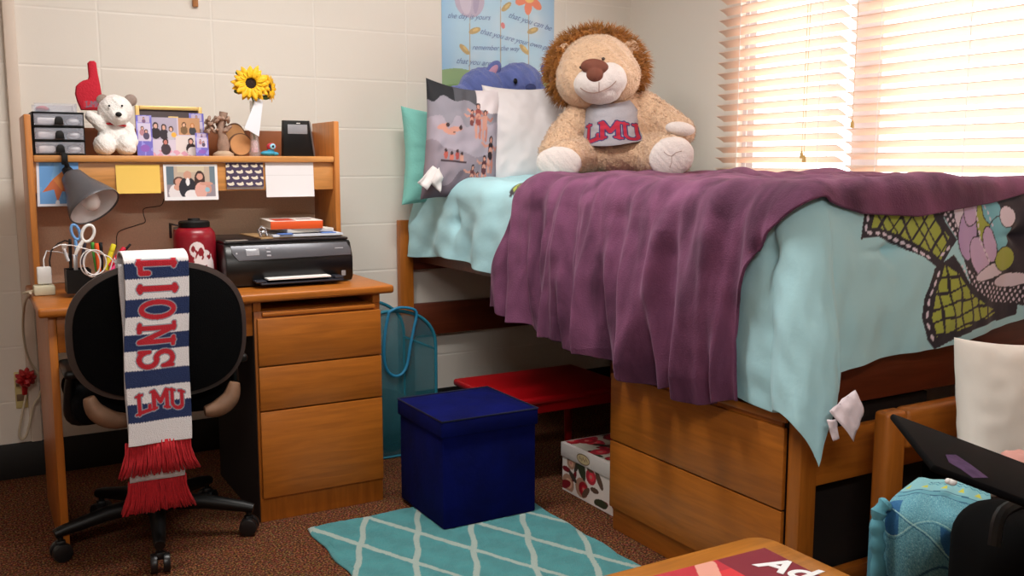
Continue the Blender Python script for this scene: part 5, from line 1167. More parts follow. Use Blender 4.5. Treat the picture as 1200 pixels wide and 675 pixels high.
def pattern(P):
    """the printed motif on the foot end of the comforter, drawn in the cloth's own x / z"""
    C = np.zeros(P.shape[:2]+(3,)); C[:] = AQUA
    X, Z = P[..., 0], P[..., 2]; reg = (P[..., 1] < 1.64)
    g = lambda pts: [(lambda v: (v.x, v.z))(pY(x, y, 1.535)) for x, y in pts]
    INK = lin((44, 36, 48)); GRN = lin((168, 178, 74)); LIL = lin((206, 178, 214)); WHT = lin((226, 214, 228)); TEA = lin((120, 190, 206)); LAV = (lin((190, 160, 206)))
    o1 = g([(1039, 247), (1030, 282), (1050, 279), (1075, 290), (1100, 303), (1117, 318), (1130, 296), (1140, 282), (1128, 262), (1120, 236), (1080, 236)])
    o2 = g([(1111, 316), (1100, 350), (1096, 375), (1101, 400), (1108, 412), (1130, 400), (1165, 385), (1210, 372), (1215, 350), (1180, 356), (1150, 335), (1135, 300)])
    o3 = g([(1114, 232), (1140, 282), (1150, 335), (1175, 355), (1230, 362), (1240, 225)])
    for o in (o1, o2, o3): C[reg & inpoly(X, Z, o)] = INK
    def scale_fin(poly, va, vb, s1, s2, wdt):
        m = reg & inpoly(X, Z, poly); bx, bz = poly[0]
        U = ((X-bx)*va[0]+(Z-bz)*va[1]+0.004*np.sin((X+Z)*60))/s1; V = ((X-bx)*vb[0]+(Z-bz)*vb[1]+0.004*np.sin((X-Z)*55))/s2
        C[m] = GRN; C[m & ((np.abs(U % 1-.5) > .5-wdt) | (np.abs(V % 1-.5) > .5-wdt))] = INK
    scale_fin(g([(1050, 250), (1044, 268), (1062, 271), (1088, 284), (1113, 300), (1119, 306), (1128, 287), (1131, 280), (1118, 262), (1112, 243)]), (.82, .57), (.72, -.69), .034, .036, .10)
    scale_fin(g([(1124, 312), (1113, 345), (1106, 378), (1110, 398), (1128, 392), (1165, 378), (1192, 368), (1176, 362), (1150, 345), (1137, 322)]), (.97, .24), (-.15, .99), .040, .036, .10)
    def dashes(line, rad, step):
        pts = g(line); acc = 0
        for a, b_ in zip(pts, pts[1:]):
            L = math.hypot(b_[0]-a[0], b_[1]-a[1]); n = max(1, int(L/step)); ang = math.atan2(b_[1]-a[1], b_[0]-a[0])
            for k in range(n):
                s = (k+.5)/n; cx, cz = a[0]+(b_[0]-a[0])*s, a[1]+(b_[1]-a[1])*s; C[reg & inell(X, Z, cx, cz, rad*1.5, rad*.72, ang)] = WHT
    dashes([(1043, 252), (1036, 274), (1055, 275), (1083, 288), (1108, 305)], .0062, .022)
    dashes([(1118, 318), (1105, 350), (1101, 378), (1108, 405)], .0065, .026); dashes([(1118, 303), (1132, 289)], .006, .02)
    # net with pale holes
    for (poly, ph) in ((g([(1119, 243), (1134, 243), (1143, 262), (1143, 280), (1133, 274)]), 0), (g([(1138, 298), (1150, 318), (1168, 330), (1205, 335), (1225, 330), (1225, 358), (1182, 356), (1155, 340), (1142, 318)]), 1)):
        m = reg & inpoly(X, Z, poly); U = (X*.8+Z*.6)/.0165; V = (X*.6-Z*.8)/.0165
        C[m & (np.hypot(U % 1-.5, V % 1-.5) < .30)] = WHT
    # petals
    for pl, col in (((1147, 252, 8, 26, -.25), WHT), ((1153, 276, 11, 30, .1), LAV), ((1166, 304, 10, 26, -.45), LIL), ((1183, 318, 24, 8, -.2), WHT), ((1160, 246, 9, 20, .4), LIL), ((1172, 262, 7, 24, -.25), GRN), ((1184, 247, 11, 17, .2), TEA), ((1190, 275, 13, 20, .1), TEA), ((1196, 305, 12, 14, 0), GRN), ((1205, 330, 22, 8, 0), WHT), ((1200, 255, 8, 12, 0), WHT), ((1178, 288, 6, 22, -.35), LIL)):
        cx, cz = g([(pl[0], pl[1])])[0]; sx = abs(g([(pl[0]+pl[2], pl[1])])[0][0]-cx); sz = abs(g([(pl[0], pl[1]+pl[3])])[0][1]-cz)
        C[reg & inell(X, Z, cx, cz, sx+.0035, sz+.0035, -pl[4])] = INK; C[reg & inell(X, Z, cx, cz, sx, sz, -pl[4])] = col
    dashes([(1162, 240), (1166, 262), (1168, 285), (1178, 310)], .0045, .016); dashes([(1176, 240), (1182, 268)], .004, .015)
    # the small motif by the pillows
    top = (P[..., 2] > 1.02) & (P[..., 1] > 2.5); e1 = pX(608, 219, 1.75); e2 = pX(652, 213, 1.84)
    U = ((P[..., 0]-e1.x)*(e2.x-e1.x)+(P[..., 1]-e1.y)*(e2.y-e1.y))/((e2-e1).length_squared); dl = dseg(P[..., 0], P[..., 1], (e1.x, e1.y), (e2.x+.02, e2.y))
    C[top & (dl < .034)] = INK; C[top & (dl < .022) & (np.abs((U*5) % 1-.5) < .34)] = GRN
    return C
def spaced(segs):
    out = []
    for a, b_, st in segs: out += list(np.arange(a, b_, st))
    return np.array(out+[segs[-1][1]])
AX = spaced([(-1.03, -0.85, .012), (-.85, -.02, .003), (-.02, .50, .0085)])      # clamp on the visible part
BX = spaced([(-2.14, -.25, .012), (-.25, -.02, .008), (-.02, .44, .003)])
A, B = np.meshgrid(AX, BX, indexing='ij')
# hem lengths vary along the bed
def remap_hem(A, B):
    # front hem: longer towards the head corner hollow, foot hem level
    hemA = 0.50+0.0*B; s = np.clip(A/0.50, 0, 1)
    yw = YE+RR-B
    tgt = np.interp(yw, [1.5, 1.66, 1.9, 2.4, 3.0, 3.5, 3.75, 3.9], [0.60, 0.60, 0.58, 0.48, 0.40, 0.36, 0.385, 0.385])
    A2 = np.where(A > 0, A*(tgt/0.50), A)
    xw = XE+RR-A; tb = np.interp(xw, [1.6, 1.8, 2.0, 2.3, 2.6, 2.9], [0.52, 0.49, 0.475, 0.46, 0.42, 0.40])
    B2 = np.where(B > 0, B*(tb/0.44), B); return A2, B2
A2, B2 = remap_hem(A, B)
_phi = np.arctan2(np.maximum(B2, 0), np.maximum(A2, 0)+1e-9); _k = np.where((A2 > 0) & (B2 > 0), 1-.13*np.sin(2*_phi), 1); A2 = A2*_k; B2 = B2*_k
P, Nn, drop, rho, phi = drape(A2, B2)
d = comf_disp(A2, B2, rho, drop); d *= 1
# bunches low on the head end of the front
yw = YE+RR-B2; hf = np.clip((yw-3.0)/0.4, 0, 1)*np.clip(drop/.34-.15, 0, 1)*(A2 > 0)
d += hf*(0.016*np.sin(2*PI*(yw*3.1)+A2*7)+0.007*np.sin(2*PI*(yw*6.1-A2*5)))
d += 0.03*np.sin(PI*np.clip(drop/0.62, 0, 1))*(rho > 0)                      # the quilt bellies out
# corner cone: one deep fold each side
both = (A2 > 0) & (B2 > 0)
d += both*np.clip(rho-.1, 0, .6)*(0.03*np.exp(-((phi-0.80)/.3)**2)-0.03*np.exp(-((phi-1.45)/.10)**2))
P = P+Nn*d[..., None]
P[..., 1] = np.minimum(P[..., 1], 3.845)
# corner tip pulled towards a point
PC = pattern(P)
comf_me = slab_mesh(P, PC, 0.022)
comfm = painted('comforter_cotton', 0.85, bump=0.12, bscale=45, sheen=0.15)
o = link('comforter', comf_me, comfm, None, ang=180)
tag(rebase(o, (2.3, 2.7, 1.10)), 'aqua comforter with green and purple scale pattern at its foot end, draped over the bed', 'comforter')
COMF = o
# its white care tag hanging at the corner
t = thing('care_tag', 'crumpled pinkish white tag hanging from the corner of the aqua comforter', 'tag', pY(990, 470, 1.455))
def quadsheet(name, pts, d, m, parent, n=10, bend=0.006, seed=0, t_=0.001):
    q = [pD(x, y, dd) for (x, y), dd in zip(pts, d)]; s = np.linspace(0, 1, n); U, V = np.meshgrid(s, s, indexing='ij')
    q = [np.array(v) for v in q]; P = ((1-U)*(1-V))[..., None]*q[0]+(U*(1-V))[..., None]*q[1]+(U*V)[..., None]*q[2]+((1-U)*V)[..., None]*q[3]
    nrm = np.cross(q[1]-q[0], q[3]-q[0]); nrm /= np.linalg.norm(nrm); P += nrm*(bend*wsum(U, V, seed, .8, 3))[..., None]
    return link(name, slab_mesh(P, None, t_), m, parent, ang=180)
tagm = mat('tag_fabric', (226, 210, 216), 0.8, var=0.05, scale=60)
tagd = 1.455/ray(990, 485).y
quadsheet('tag_flap', [(972, 482), (1003, 457), (1012, 482), (1001, 518)], [tagd]*4, tagm, t, seed=2)
quadsheet('tag_flap', [(969, 492), (980, 491), (984, 514), (976, 517)], [tagd+.01]*4, tagm, t, seed=3, bend=.003)

# purple throw blanket
nu, nv = 300, 560
s = np.concatenate([np.linspace(-0.93, 0, 110), np.linspace(0, 0.62, 191)[1:]]); U = s[:, None]; tt = np.linspace(0, 1, nv)[None]
b_head = np.interp(s, [-.93, 0, .1, .3, .62], [-1.62, -1.235, -1.22, -1.29, -1.37])
b_foot = np.interp(s, [-.93, -.6, -.3, -.1, 0, .06, .14, .25, .35, .45, .62], [0.06, 0.095, .115, .105, .080, .050, .005, -.055, -.095, -.105, -.095])
Bb = b_head[:, None]*(1-tt)+b_foot[:, None]*tt; Aa = U+0*Bb
yw = YE+RR-Bb
hem = np.interp(yw, [1.6, 1.8, 2.0, 2.35, 2.8, 3.05, 3.2], [0.60, 0.60, 0.605, 0.575, 0.535, 0.505, 0.50])
Aa = np.where(Aa > 0, Aa*hem/0.62, Aa)
Aa = np.where(Aa > .3, Aa+0.014*np.sin(yw*31)*(Aa-.3)/.3, Aa)
P, Nn, drop, rho, phi = drape(Aa, Bb); hang0 = np.clip(drop/0.5, 0, 1)
dC = comf_disp(Aa, Bb, rho, drop)*(1-.75*hang0)+0.03*np.sin(PI*np.clip(drop/0.62, 0, 1))*(rho > 0)
hang = hang0
w1 = yw+0.030*np.sin(yw*7+1)+0.04*hang*np.sin(yw*3.1)
def ridge(x, p): return (0.5+0.5*np.sin(x))**p
f = 0.060*hang**0.7*ridge(2*PI*w1/0.235+0.6, 2.2)+0.040*hang**.6*ridge(2*PI*(w1+.07*hang)/0.118+2.2+1.1*np.sin(yw*9), 1.5)+0.014*hang*ridge(2*PI*w1/0.055+3*np.sin(yw*5), 1.3)
f += 0.030*np.clip(drop/.12, 0, 1)*np.exp(-((yw-2.03-0.10*hang)/.035)**2)
# tight creases at the bed edge and wrinkles on top
top = np.clip(1-drop/.1, 0, 1)
f += top*(0.010*ridge(2*PI*(yw*3.0+Aa*2.2)+2*np.sin(yw*4), 2.2)*np.clip((-Bb-.08)/.25, 0, 1)+0.004*np.abs(wsum(Aa, Bb, 31, 2.2, 3, .8)))
f += 0.010*top*np.exp(-((Bb-0.035-.006*np.sin(Aa*20))/.03)**2)                    # rolled foot edge
f += 0.004*np.abs(wsum(Aa*.35, Bb, 33, 3, 2))
d = np.maximum(dC, -0.004)+0.016+f
P = P+Nn*d[..., None]
def mat_plush():
    m, tr_, bs = nt('purple_fleece'); N, L = tr_.nodes, tr_.links
    bs.inputs['Roughness'].default_value = 0.95; bs.inputs['Sheen Weight'].default_value = 0.28; bs.inputs['Sheen Roughness'].default_value = 0.45; bs.inputs['Sheen Tint'].default_value = (*lin((206, 160, 190)), 1)
    tc = N.new('ShaderNodeTexCoord'); n = N.new('ShaderNodeTexNoise'); n.inputs['Scale'].default_value = 9; n.inputs['Detail'].default_value = 5; n.inputs['Distortion'].default_value = .6
    mp = N.new('ShaderNodeMapping'); mp.inputs['Scale'].default_value = (1, 1, .5); L.new(tc.outputs['Object'], mp.inputs['Vector']); L.new(mp.outputs['Vector'], n.inputs['Vector'])
    r = N.new('ShaderNodeValToRGB'); e = r.color_ramp.elements; e[0].position, e[1].position = .35, .65; e[0].color = (*lin((74, 34, 60)), 1); e[1].color = (*lin((118, 66, 98)), 1)
    L.new(n.outputs['Fac'], r.inputs['Fac']); L.new(r.outputs['Color'], bs.inputs['Base Color'])
    n2 = N.new('ShaderNodeTexNoise'); n2.inputs['Scale'].default_value = 240; L.new(tc.outputs['Object'], n2.inputs['Vector']); k = N.new('ShaderNodeBump'); k.inputs['Strength'].default_value = .35; k.inputs['Distance'].default_value = .006
    L.new(n2.outputs['Fac'], k.inputs['Height']); L.new(k.outputs['Normal'], bs.inputs['Normal']); return m
o = link('throw_blanket', slab_mesh(P, None, 0.008), mat_plush(), None, ang=180)
tag(rebase(o, (2.2, 2.3, 1.12)), 'plum purple fleece blanket hanging in folds over the middle of the bed', 'blanket')

# pillows
def pillow(name, label, cat, c, w, h, th, xd, yd, m, paint=None, seed=1, n=70, parent=None, wr=0.008, pinch=0.10):
    xd, yd = Vector(xd).normalized(), Vector(yd).normalized(); yd = (yd-xd*xd.dot(yd)).normalized(); zd = xd.cross(yd); c = Vector(c)
    s = np.linspace(-1, 1, n); s = np.sign(s)*(1-(1-np.abs(s))**1.35)
    U, V = np.meshgrid(s, s, indexing='ij'); prof_ = np.clip((1-np.abs(U)**2.6)*(1-np.abs(V)**2.6), 0, 1)**0.48
    sh = 1-pinch*(1-np.abs(V)**2)*np.abs(U)**3 ; sv = 1-pinch*(1-np.abs(U)**2)*np.abs(V)**3
    X = U*w/2*sh; Y = V*h/2*sv; nz = wsum(U*.6, V*.6, seed, .9, 4, wr)*prof_
    rad = 0.5*wr*np.sin(np.arctan2(V, U)*17+seed)*np.clip(np.hypot(U, V)-.55, 0, .6)*prof_*2
    def mk(sg): 
        Z = sg*(prof_*th/2+nz+rad)
        return np.array(c)+X[..., None]*np.array(xd)+Y[..., None]*np.array(yd)+Z[..., None]*np.array(zd)
    Fp, Bp = mk(1), mk(-1); C = None
    if paint is not None:
        C = np.ones(U.shape+(3,)); paint(C, U, V)
    me = numgrid(np.concatenate([Fp, Bp[::-1]], 0), None if C is None else np.concatenate([C, C[::-1]], 0))
    bm_ = bmesh.new(); bm_.from_mesh(me); bmesh.ops.remove_doubles(bm_, verts=bm_.verts, dist=1e-5); bmesh.ops.recalc_face_normals(bm_, faces=bm_.faces); bm_.to_mesh(me); bm_.free()
    o = link(name, me, m, parent, ang=180)
    if label: tag(rebase(o, c), label, cat)
    return o
aq = mat('aqua_pillowcase', (128, 200, 190), 0.9, bump=0.25, bscale=90, sheen=0.2)
a = pY(490, 180, 3.74)
pillow('body_pillow', 'plush aqua pillow standing against the wall at the head of the bed', 'pillow', (1.845, 3.755, 1.19), 0.46, 0.42, 0.15, (1, 0.05, -0.06), (-.10, 0.10, 1), aq, seed=4)
def photopil(C, U, V):
    C[:] = lin((150, 138, 150)); g = np.clip(V*.5+.5, 0, 1)
    n = wsum(U*.5, V*.5, 6, 1.0, 3)*.15
    setc(C, V+n > -.1, (172, 162, 176)); setc(C, V-.0*U+n > .35, (150, 146, 158)); setc(C, (V+n > .62) & (U < .3), (84, 84, 92)); setc(C, (V+n > .62) & (U < -.35), (34, 36, 42)); setc(C, (V+n > .55) & (U > .25), (226, 216, 220)); setc(C, (V+n < -.62), (116, 104, 116))
    sk, sk2, ha = (208, 150, 134), (190, 124, 110), (60, 40, 44)
    def e(cx, cy, rx, ry, col, a=0): setc(C, inell(U, V, cx, cy, rx, ry, a), col)
    # small photographed figures
    def e(cx, cy, rx, ry, col, a=0): setc(C, inell(U, V, cx, cy, rx, ry, a), col)
    def fig(cx, cy, s, cloth, arms=1, legs=1, lean=0.0):
        st = lambda p, w, col: setc(C, dline(U, V, [(cx+x*s+lean*y*s, cy+y*s*.8) for x, y in p]) < w*s, col)
        if legs: st([(-.10, -.2), (-.12, -.6), (-.08, -1.0)], .075, sk); st([(.10, -.2), (.14, -.6), (.12, -1.0)], .075, sk2)
        if arms: st([(-.12, .28), (-.42, .22), (-.62, .36)], .055, sk); st([(.12, .28), (.40, .12), (.56, .30)], .055, sk2)
        st([(0, .26), (0, -.14)], .17, cloth); st([(0, .02), (.01, -.02)], .15, sk); st([(0, -.2), (0, -.24)], .16, cloth); e(cx+lean*.5*s, cy+.46*s, .13*s, .15*s, ha); e(cx+lean*.5*s, cy+.43*s, .08*s, .10*s, sk)
    fig(.28, .42, .42, (150, 74, 70)); fig(.46, .34, .36, (206, 150, 134), 1); fig(.12, .36, .30, (120, 62, 62), 1, 0)
    fig(.66, -.12, .42, (40, 28, 38)); fig(.50, -.40, .34, (84, 44, 52), 1)
    fig(.18, -.58, .34, (104, 58, 60), 1); fig(.34, -.66, .30, (176, 120, 108), 0)
    for x, y, a in ((-.62, .20, .2), (-.46, .12, -.15), (-.30, .17, .1)): e(x, y, .17, .045, sk, a); e(x+.12, y+.03, .045, .04, ha)
    for x, y, cc_ in ((-.52, -.26, (186, 90, 78)), (-.38, -.30, (206, 116, 100)), (-.24, -.26, (176, 78, 74)), (-.12, -.29, (206, 150, 134))): e(x, y, .05, .075, cc_); e(x, y+.07, .035, .03, ha)
    setc(C, (np.abs(U+.32) < .32) & (np.abs(V+.36) < .02), (66, 48, 56))
pillow('photo_pillow', 'grey pillow printed with photos of people leaning on the aqua pillow', 'pillow', pY(541, 168, 3.53), 0.335, 0.50, 0.13, (1, -0.12, -0.11), (-.13, 0.16, 1), painted('photo_pillow_print', 0.8), paint=photopil, seed=9, n=150)
t = thing('pillow_tag', 'white fabric tag sticking out at the lower left of the photo pillow', 'tag', pY(500, 212, 3.5))
def tagquad(pts, y, m=tagm, seed=1, par=None):
    n = 8; q = [np.array(pY(x, yy, y)) for x, yy in pts]; s_ = np.linspace(0, 1, n); U, V = np.meshgrid(s_, s_, indexing='ij')
    P = ((1-U)*(1-V))[..., None]*q[0]+(U*(1-V))[..., None]*q[1]+(U*V)[..., None]*q[2]+((1-U)*V)[..., None]*q[3]; P[..., 1] += 0.006*wsum(U, V, seed, .7, 3)
    return link('tag_strip', slab_mesh(P, None, 0.0012), m, par, ang=180)
white_tag = mat('white_tag', (238, 232, 232), 0.8)
tagquad([(489, 214), (508, 194), (515, 200), (500, 223)], 3.46, white_tag, 1, t); tagquad([(505, 214), (514, 196), (519, 208), (516, 226)], 3.45, white_tag, 4, t)
pillow('white_pillow', 'white pillow standing between the photo pillow and the stuffed lion', 'pillow', pY(618, 158, 3.50), 0.37, 0.43, 0.14, (1, -0.20, 0.02), (-.03, 0.22, 1), mat('white_cotton', (222, 216, 218), 0.9, bump=0.06, bscale=30), seed=12)
# blue plush lying behind the pillows (plain toy)
bl = mat('blue_plush', (98, 112, 176), 0.95, bump=0.5, bscale=260, sheen=0.3, var=0.12, scale=18)
t = thing('plush_toy', 'blue plush toy lying behind the white pillow in front of the poster', 'plush toy', pY(590, 110, 3.72))
b = MB(); b.ell(pY(608, 97, 3.70), (0.115, 0.085, 0.088)); b.ell(pY(567, 106, 3.74), (0.12, 0.09, 0.10)); b.ell(pY(540, 116, 3.74), (0.09, 0.07, 0.06)); b.ell(pY(575, 135, 3.74), (0.18, 0.08, 0.11)); b.ell(pY(624, 118, 3.70), (0.09, 0.07, 0.08))
b.ell(pY(582, 158, 3.75), (0.16, 0.07, 0.12))
blob('body', b, bl, t, voxel=0.005, smooth=6, disp=(0.0015, 25))
b = MB(); b.ell(pY(578, 82, 3.70), (0.030, 0.014, 0.050), rot=(0, 0.75, 0)); build('ear', b, bl, t); b = MB(); b.ell(pY(641, 84, 3.74), (0.028, 0.014, 0.040), rot=(0, -0.7, 0)); build('ear', b, bl, t)
b = MB(); b.ell(pY(577.5, 83.5, 3.687), (0.016, 0.006, 0.036), rot=(0, 0.75, 0)); build('inner_ear', b, mat('pink_plush', (196, 150, 176), .9), t)
b = MB(); b.ell(pY(622, 103, 3.61), (0.026, 0.016, 0.018)); build('nose', b, mat('navy_plush', (52, 62, 112), 0.8), t)
b = MB(); b.ell(pY(604, 95, 3.618), (0.010, 0.006, 0.012)); build('eye', b, M['black'], t)

# poster on the back wall
t = thing('poster', 'light blue poster with painted flowers and handwriting on the back wall', 'poster', (2.18, BACKY-0.003, 1.25))
PXa, PXb, PZa, PZb = 1.886, 2.476, 1.235, 2.03
def poster(C, U, V):
    w, h = PXb-PXa, PZb-PZa; n = wsum(U*2, V*2, 14, .8, 4)
    base = np.array(lin((186, 220, 240))); C[:] = base; 
    mix = np.clip(n*.35+.25, 0, 1)[..., None]; C[:] = C*(1-mix)+np.array(lin((226, 234, 244)))*mix
    e = np.clip((np.abs(U/w-.5)-.34)/.16, 0, 1)[..., None]*.6; C[:] = C*(1-e)+np.array(lin((142, 190, 232)))*e
    gz = 1.585-PZa+0.01*np.sin(U*20); setc(C, V < gz, (158, 186, 138)); setc(C, V < gz-.07, (134, 168, 108))
    g = lambda x, y: ((lambda v: (v.x-PXa, v.z-PZa))(pY(x, y, BACKY)))
    for x in (550, 586, 619):
        a, b_ = g(x, 95), g(x+.5, -5); setc(C, dseg(U, V, a, b_) < .0022, (190, 176, 150))
    def L(x, y, rx, ry, a, col): c_ = g(x, y); setc(C, inell(U, V, c_[0], c_[1], rx, ry, a), col)
    tan = (198, 172, 122)
    for x, y, a in ((593, 8, .7), (556, 36, .35), (544, 58, -.7), (624, 36, .35), (614, 58, -.7)): L(x, y, .032, .013, a, tan); L(x+1, y-1, .016, .006, a, (222, 196, 132))
    L(550, 0, .075, .078, 0, (198, 186, 206)); L(545, -2, .03, .07, .1, (212, 202, 218)); L(558, -2, .016, .068, -.1, (182, 170, 196))
    c_ = g(620, -3)
    for k in range(6):
        a = k*PI/3+.4; setc(C, inell(U, V, c_[0]+.045*math.cos(a), c_[1]+.045*math.sin(a), .036, .020, a), (244, 146, 116))
    setc(C, inell(U, V, c_[0], c_[1], .028, .026), (246, 206, 130)); L(589, 30, .010, .014, .3, (226, 140, 140))
sheet('print', (PXa, BACKY-0.0028, PZa), (1, 0, 0), (0, 0, 1), PXb-PXa, PZb-PZa, poster, t, 260, 340, t=0.0012)
ink = mat('poster_ink', (134, 154, 192), 0.8)
for body, x, y, sz, sl in (('the day is yours', 524, 21, .034, .03), ('that you can be', 595, 20, .038, -.20), ('that you are your own person', 562, 39, .036, -.15), ('remember the way', 553, 58, .032, .03), ('that you are so', 534, 74, .036, -.02)):
    v = pY(x, y, BACKY-0.0045); text3d('handwriting', body, v, (1, 0, sl), (-sl, 0, 1), sz, ink, t, ext=0.0002, shear=.5)

# ================================================================ STUFFED LION
LD = 3.86
def LP(px, py, d=0.0): return pD(px, py, LD-d)      # d: metres nearer to the camera
lr, lu, lf = _rt.copy(), Vector((0, 0, 1)), Vector((-math.sin(YAW), -math.cos(YAW), 0))   # lion's screen right, up, front
LF = Matrix((lr, lf, lu)).transposed() if lr.cross(lf).dot(lu) > 0 else Matrix((lr, -lf, lu)).transposed()
k_ = LD/F
lion = thing('stuffed_lion', 'big tan stuffed lion in a grey shirt sitting on the bed', 'stuffed animal', Vector((LP(720, 190).x, LP(720, 190).y, 1.12)))
tan = mat('lion_fur', (214, 178, 146), 0.95, bump=0.7, bscale=150, sheen=0.35, var=0.07, scale=50)
pale = mat('lion_pale', (214, 204, 200), 0.95, bump=0.35, bscale=160, sheen=0.3, var=0.03, scale=40)
b = MB()
def E(px, py, d, rx, ry, rz, roll=0.0):
    """ellipsoid: rx across, ry depth, rz up in pixels of the photo scale"""
    R = LF @ Matrix.Rotation(roll, 3, 'Y'); b.ell(LP(px, py, d), (rx*k_, ry*k_, rz*k_), rot=R)
E(722, 160, 0.0, 48, 42, 44); E(722, 182, 0.02, 56, 44, 26); E(718, 128, 0.0, 40, 36, 26)
# arms
b.cap(LP(688, 130, .02), LP(664, 160, .06), 21*k_, 22*k_); b.cap(LP(664, 160, .06), LP(652, 180, .12), 22*k_, 21*k_)
b.cap(LP(756, 128, .02), LP(776, 142, .06), 21*k_, 20*k_); b.cap(LP(776, 142, .06), LP(796, 154, .15), 20*k_, 18*k_)
# legs (thighs towards the viewer)
b.cap(LP(690, 184, .05), LP(664, 186, .20), 24*k_, 22*k_); b.cap(LP(752, 182, .05), LP(784, 184, .20), 26*k_, 26*k_)
body = blob('body', b, tan, lion, voxel=0.0065, smooth=5, disp=(0.002, 16))
# head
b = MB(); E(700, 86, .06, 46, 42, 44); E(690, 92, .08, 38, 36, 36); E(712, 90, .08, 38, 36, 34)
head = blob('head', b, tan, lion, voxel=0.006, smooth=5, disp=(0.0015, 16))
b = MB(); E(697, 99, .180, 24, 21, 19); E(713, 94, .175, 21, 20, 20, -.2); E(703, 108, .168, 24, 17, 14)
muz = blob('muzzle', b, pale, lion, voxel=0.005, smooth=6, disp=(0.0006, 25))
# nose: broad brown wedge
b = MB(); E(697, 79, .222, 16, 11, 9.5, .12); E(697, 88, .238, 9.5, 9, 9.5, .1)
blob('nose', b, mat('brown_suede', (112, 62, 46), 0.85, bump=.15, bscale=200), lion, voxel=0.003, smooth=8)
def mouth(pts, y0): 
    return [LP(x, y, dd) for x, y, dd in pts]
# stitched mouth follows the muzzle: project onto it
from mathutils.bvhtree import BVHTree
def proj(o, px, py, lift=0.001):
    me = o.data; base = base_of(lion); bv = BVHTree.FromPolygons([v.co+base for v in me.vertices], [p.vertices[:] for p in me.polygons])
    org = Vector((0, 0, CH)); dr = ray(px, py).normalized(); loc, n_, i_, di = bv.ray_cast(org, dr)
    return (loc-dr*lift) if loc else None
def stitched(name, o, pts, r, m, par):
    P = [proj(o, x, y) for x, y in pts]; P = [p for p in P if p is not None]
    if len(P) > 2:
        q = MB(); q.tube(smooth_path(P, 3), r, n=6); build(name, q, m, par)
thread = mat('thread_brown', (150, 118, 104), 0.9)
stitched('mouth_line', muz, [(680, 103), (686, 107), (694, 109), (702, 108), (709, 105), (716, 101), (722, 95)], 0.0016, thread, lion)
stitched('mouth_line', muz, [(702, 96), (702, 102), (702, 108)], 0.0014, thread, lion)
for x, y in ((681, 79), (707, 69)):
    p_ = proj(head, x, y, 0.0)
    if p_: 
        b = MB(); b.ell(p_, (.0075, .005, .0065)); build('eye', b, mat('eye_brown_%d' % x, (60, 36, 28), 0.2), lion)
for x, y, rr_ in ((664, 62, 0), (738, 58, 0)):
    b = MB(); E(x, y, .02, 11, 6, 12); build('ear', b, tan, lion)
# mane: a thick ring of locks round the face
b = MB(); n = 26
for k in range(n):
    a = 2*PI*k/n; rx, rz = 46, 45; cx, cy = 699+rx*math.cos(a)*1.0, 83-rz*math.sin(a)*.86
    if math.sin(a) < -0.55 and abs(math.cos(a)) < .72: continue
    E(cx, cy, -0.015, 12, 16, 12)
E(699, 76, -0.04, 46, 24, 38)
mane_m = mat('mane_fur', (160, 102, 44), 0.95, var=0.28, scale=30, sheen=0.3, bump=.5, bscale=90)
mane = blob('mane', b, mane_m, lion, voxel=0.008, smooth=3, disp=(0.004, 12))
hairs = [mat('mane_hair', (172, 114, 52), 0.9, var=.35, scale=25)]
bs = base_of(lion); hc = LP(699, 90, .1)
def mane_keep(c, n): 
    v = c-np.array(hc); side = v@np.array(lr); up = v[:, 2]; front = v@np.array(lf)
    return ((np.hypot(side, up) > 0.12) | (front < .02)).astype(float)+1e-4
tufts('mane_locks', mane, hairs[0], mane, 8500, 0.036, 0.0014, droop=.25, seed=4, keep=mane_keep, bend=.55)
tufts('fur_pile', body, tan, body, 12000, 0.0095, 0.0012, droop=.25, seed=6, bend=.8)
tufts('fur_pile', head, tan, head, 3600, 0.007, 0.0010, droop=.2, seed=8, bend=.8)
# pads
b = MB(); E(655, 191, .275, 25, 9, 18, .05); pad1 = blob('foot_pad', b, pale, lion, voxel=.004, smooth=4, disp=(.0008, 20))
b = MB(); E(787, 184, .285, 25, 9, 22, -.35); pad2 = blob('foot_pad', b, pale, lion, voxel=.004, smooth=4, disp=(.0008, 20))
b = MB(); E(797, 151, .215, 17, 7, 8, .12); blob('hand_pad', b, pale, lion, voxel=.004, smooth=4)
for pts in ([(778, 178), (783, 182), (787, 183)], [(787, 183), (792, 179), (799, 177)], [(787, 183), (787, 190), (785, 196)]): stitched('pad_stitch', pad2, pts, .0009, thread, pad2)
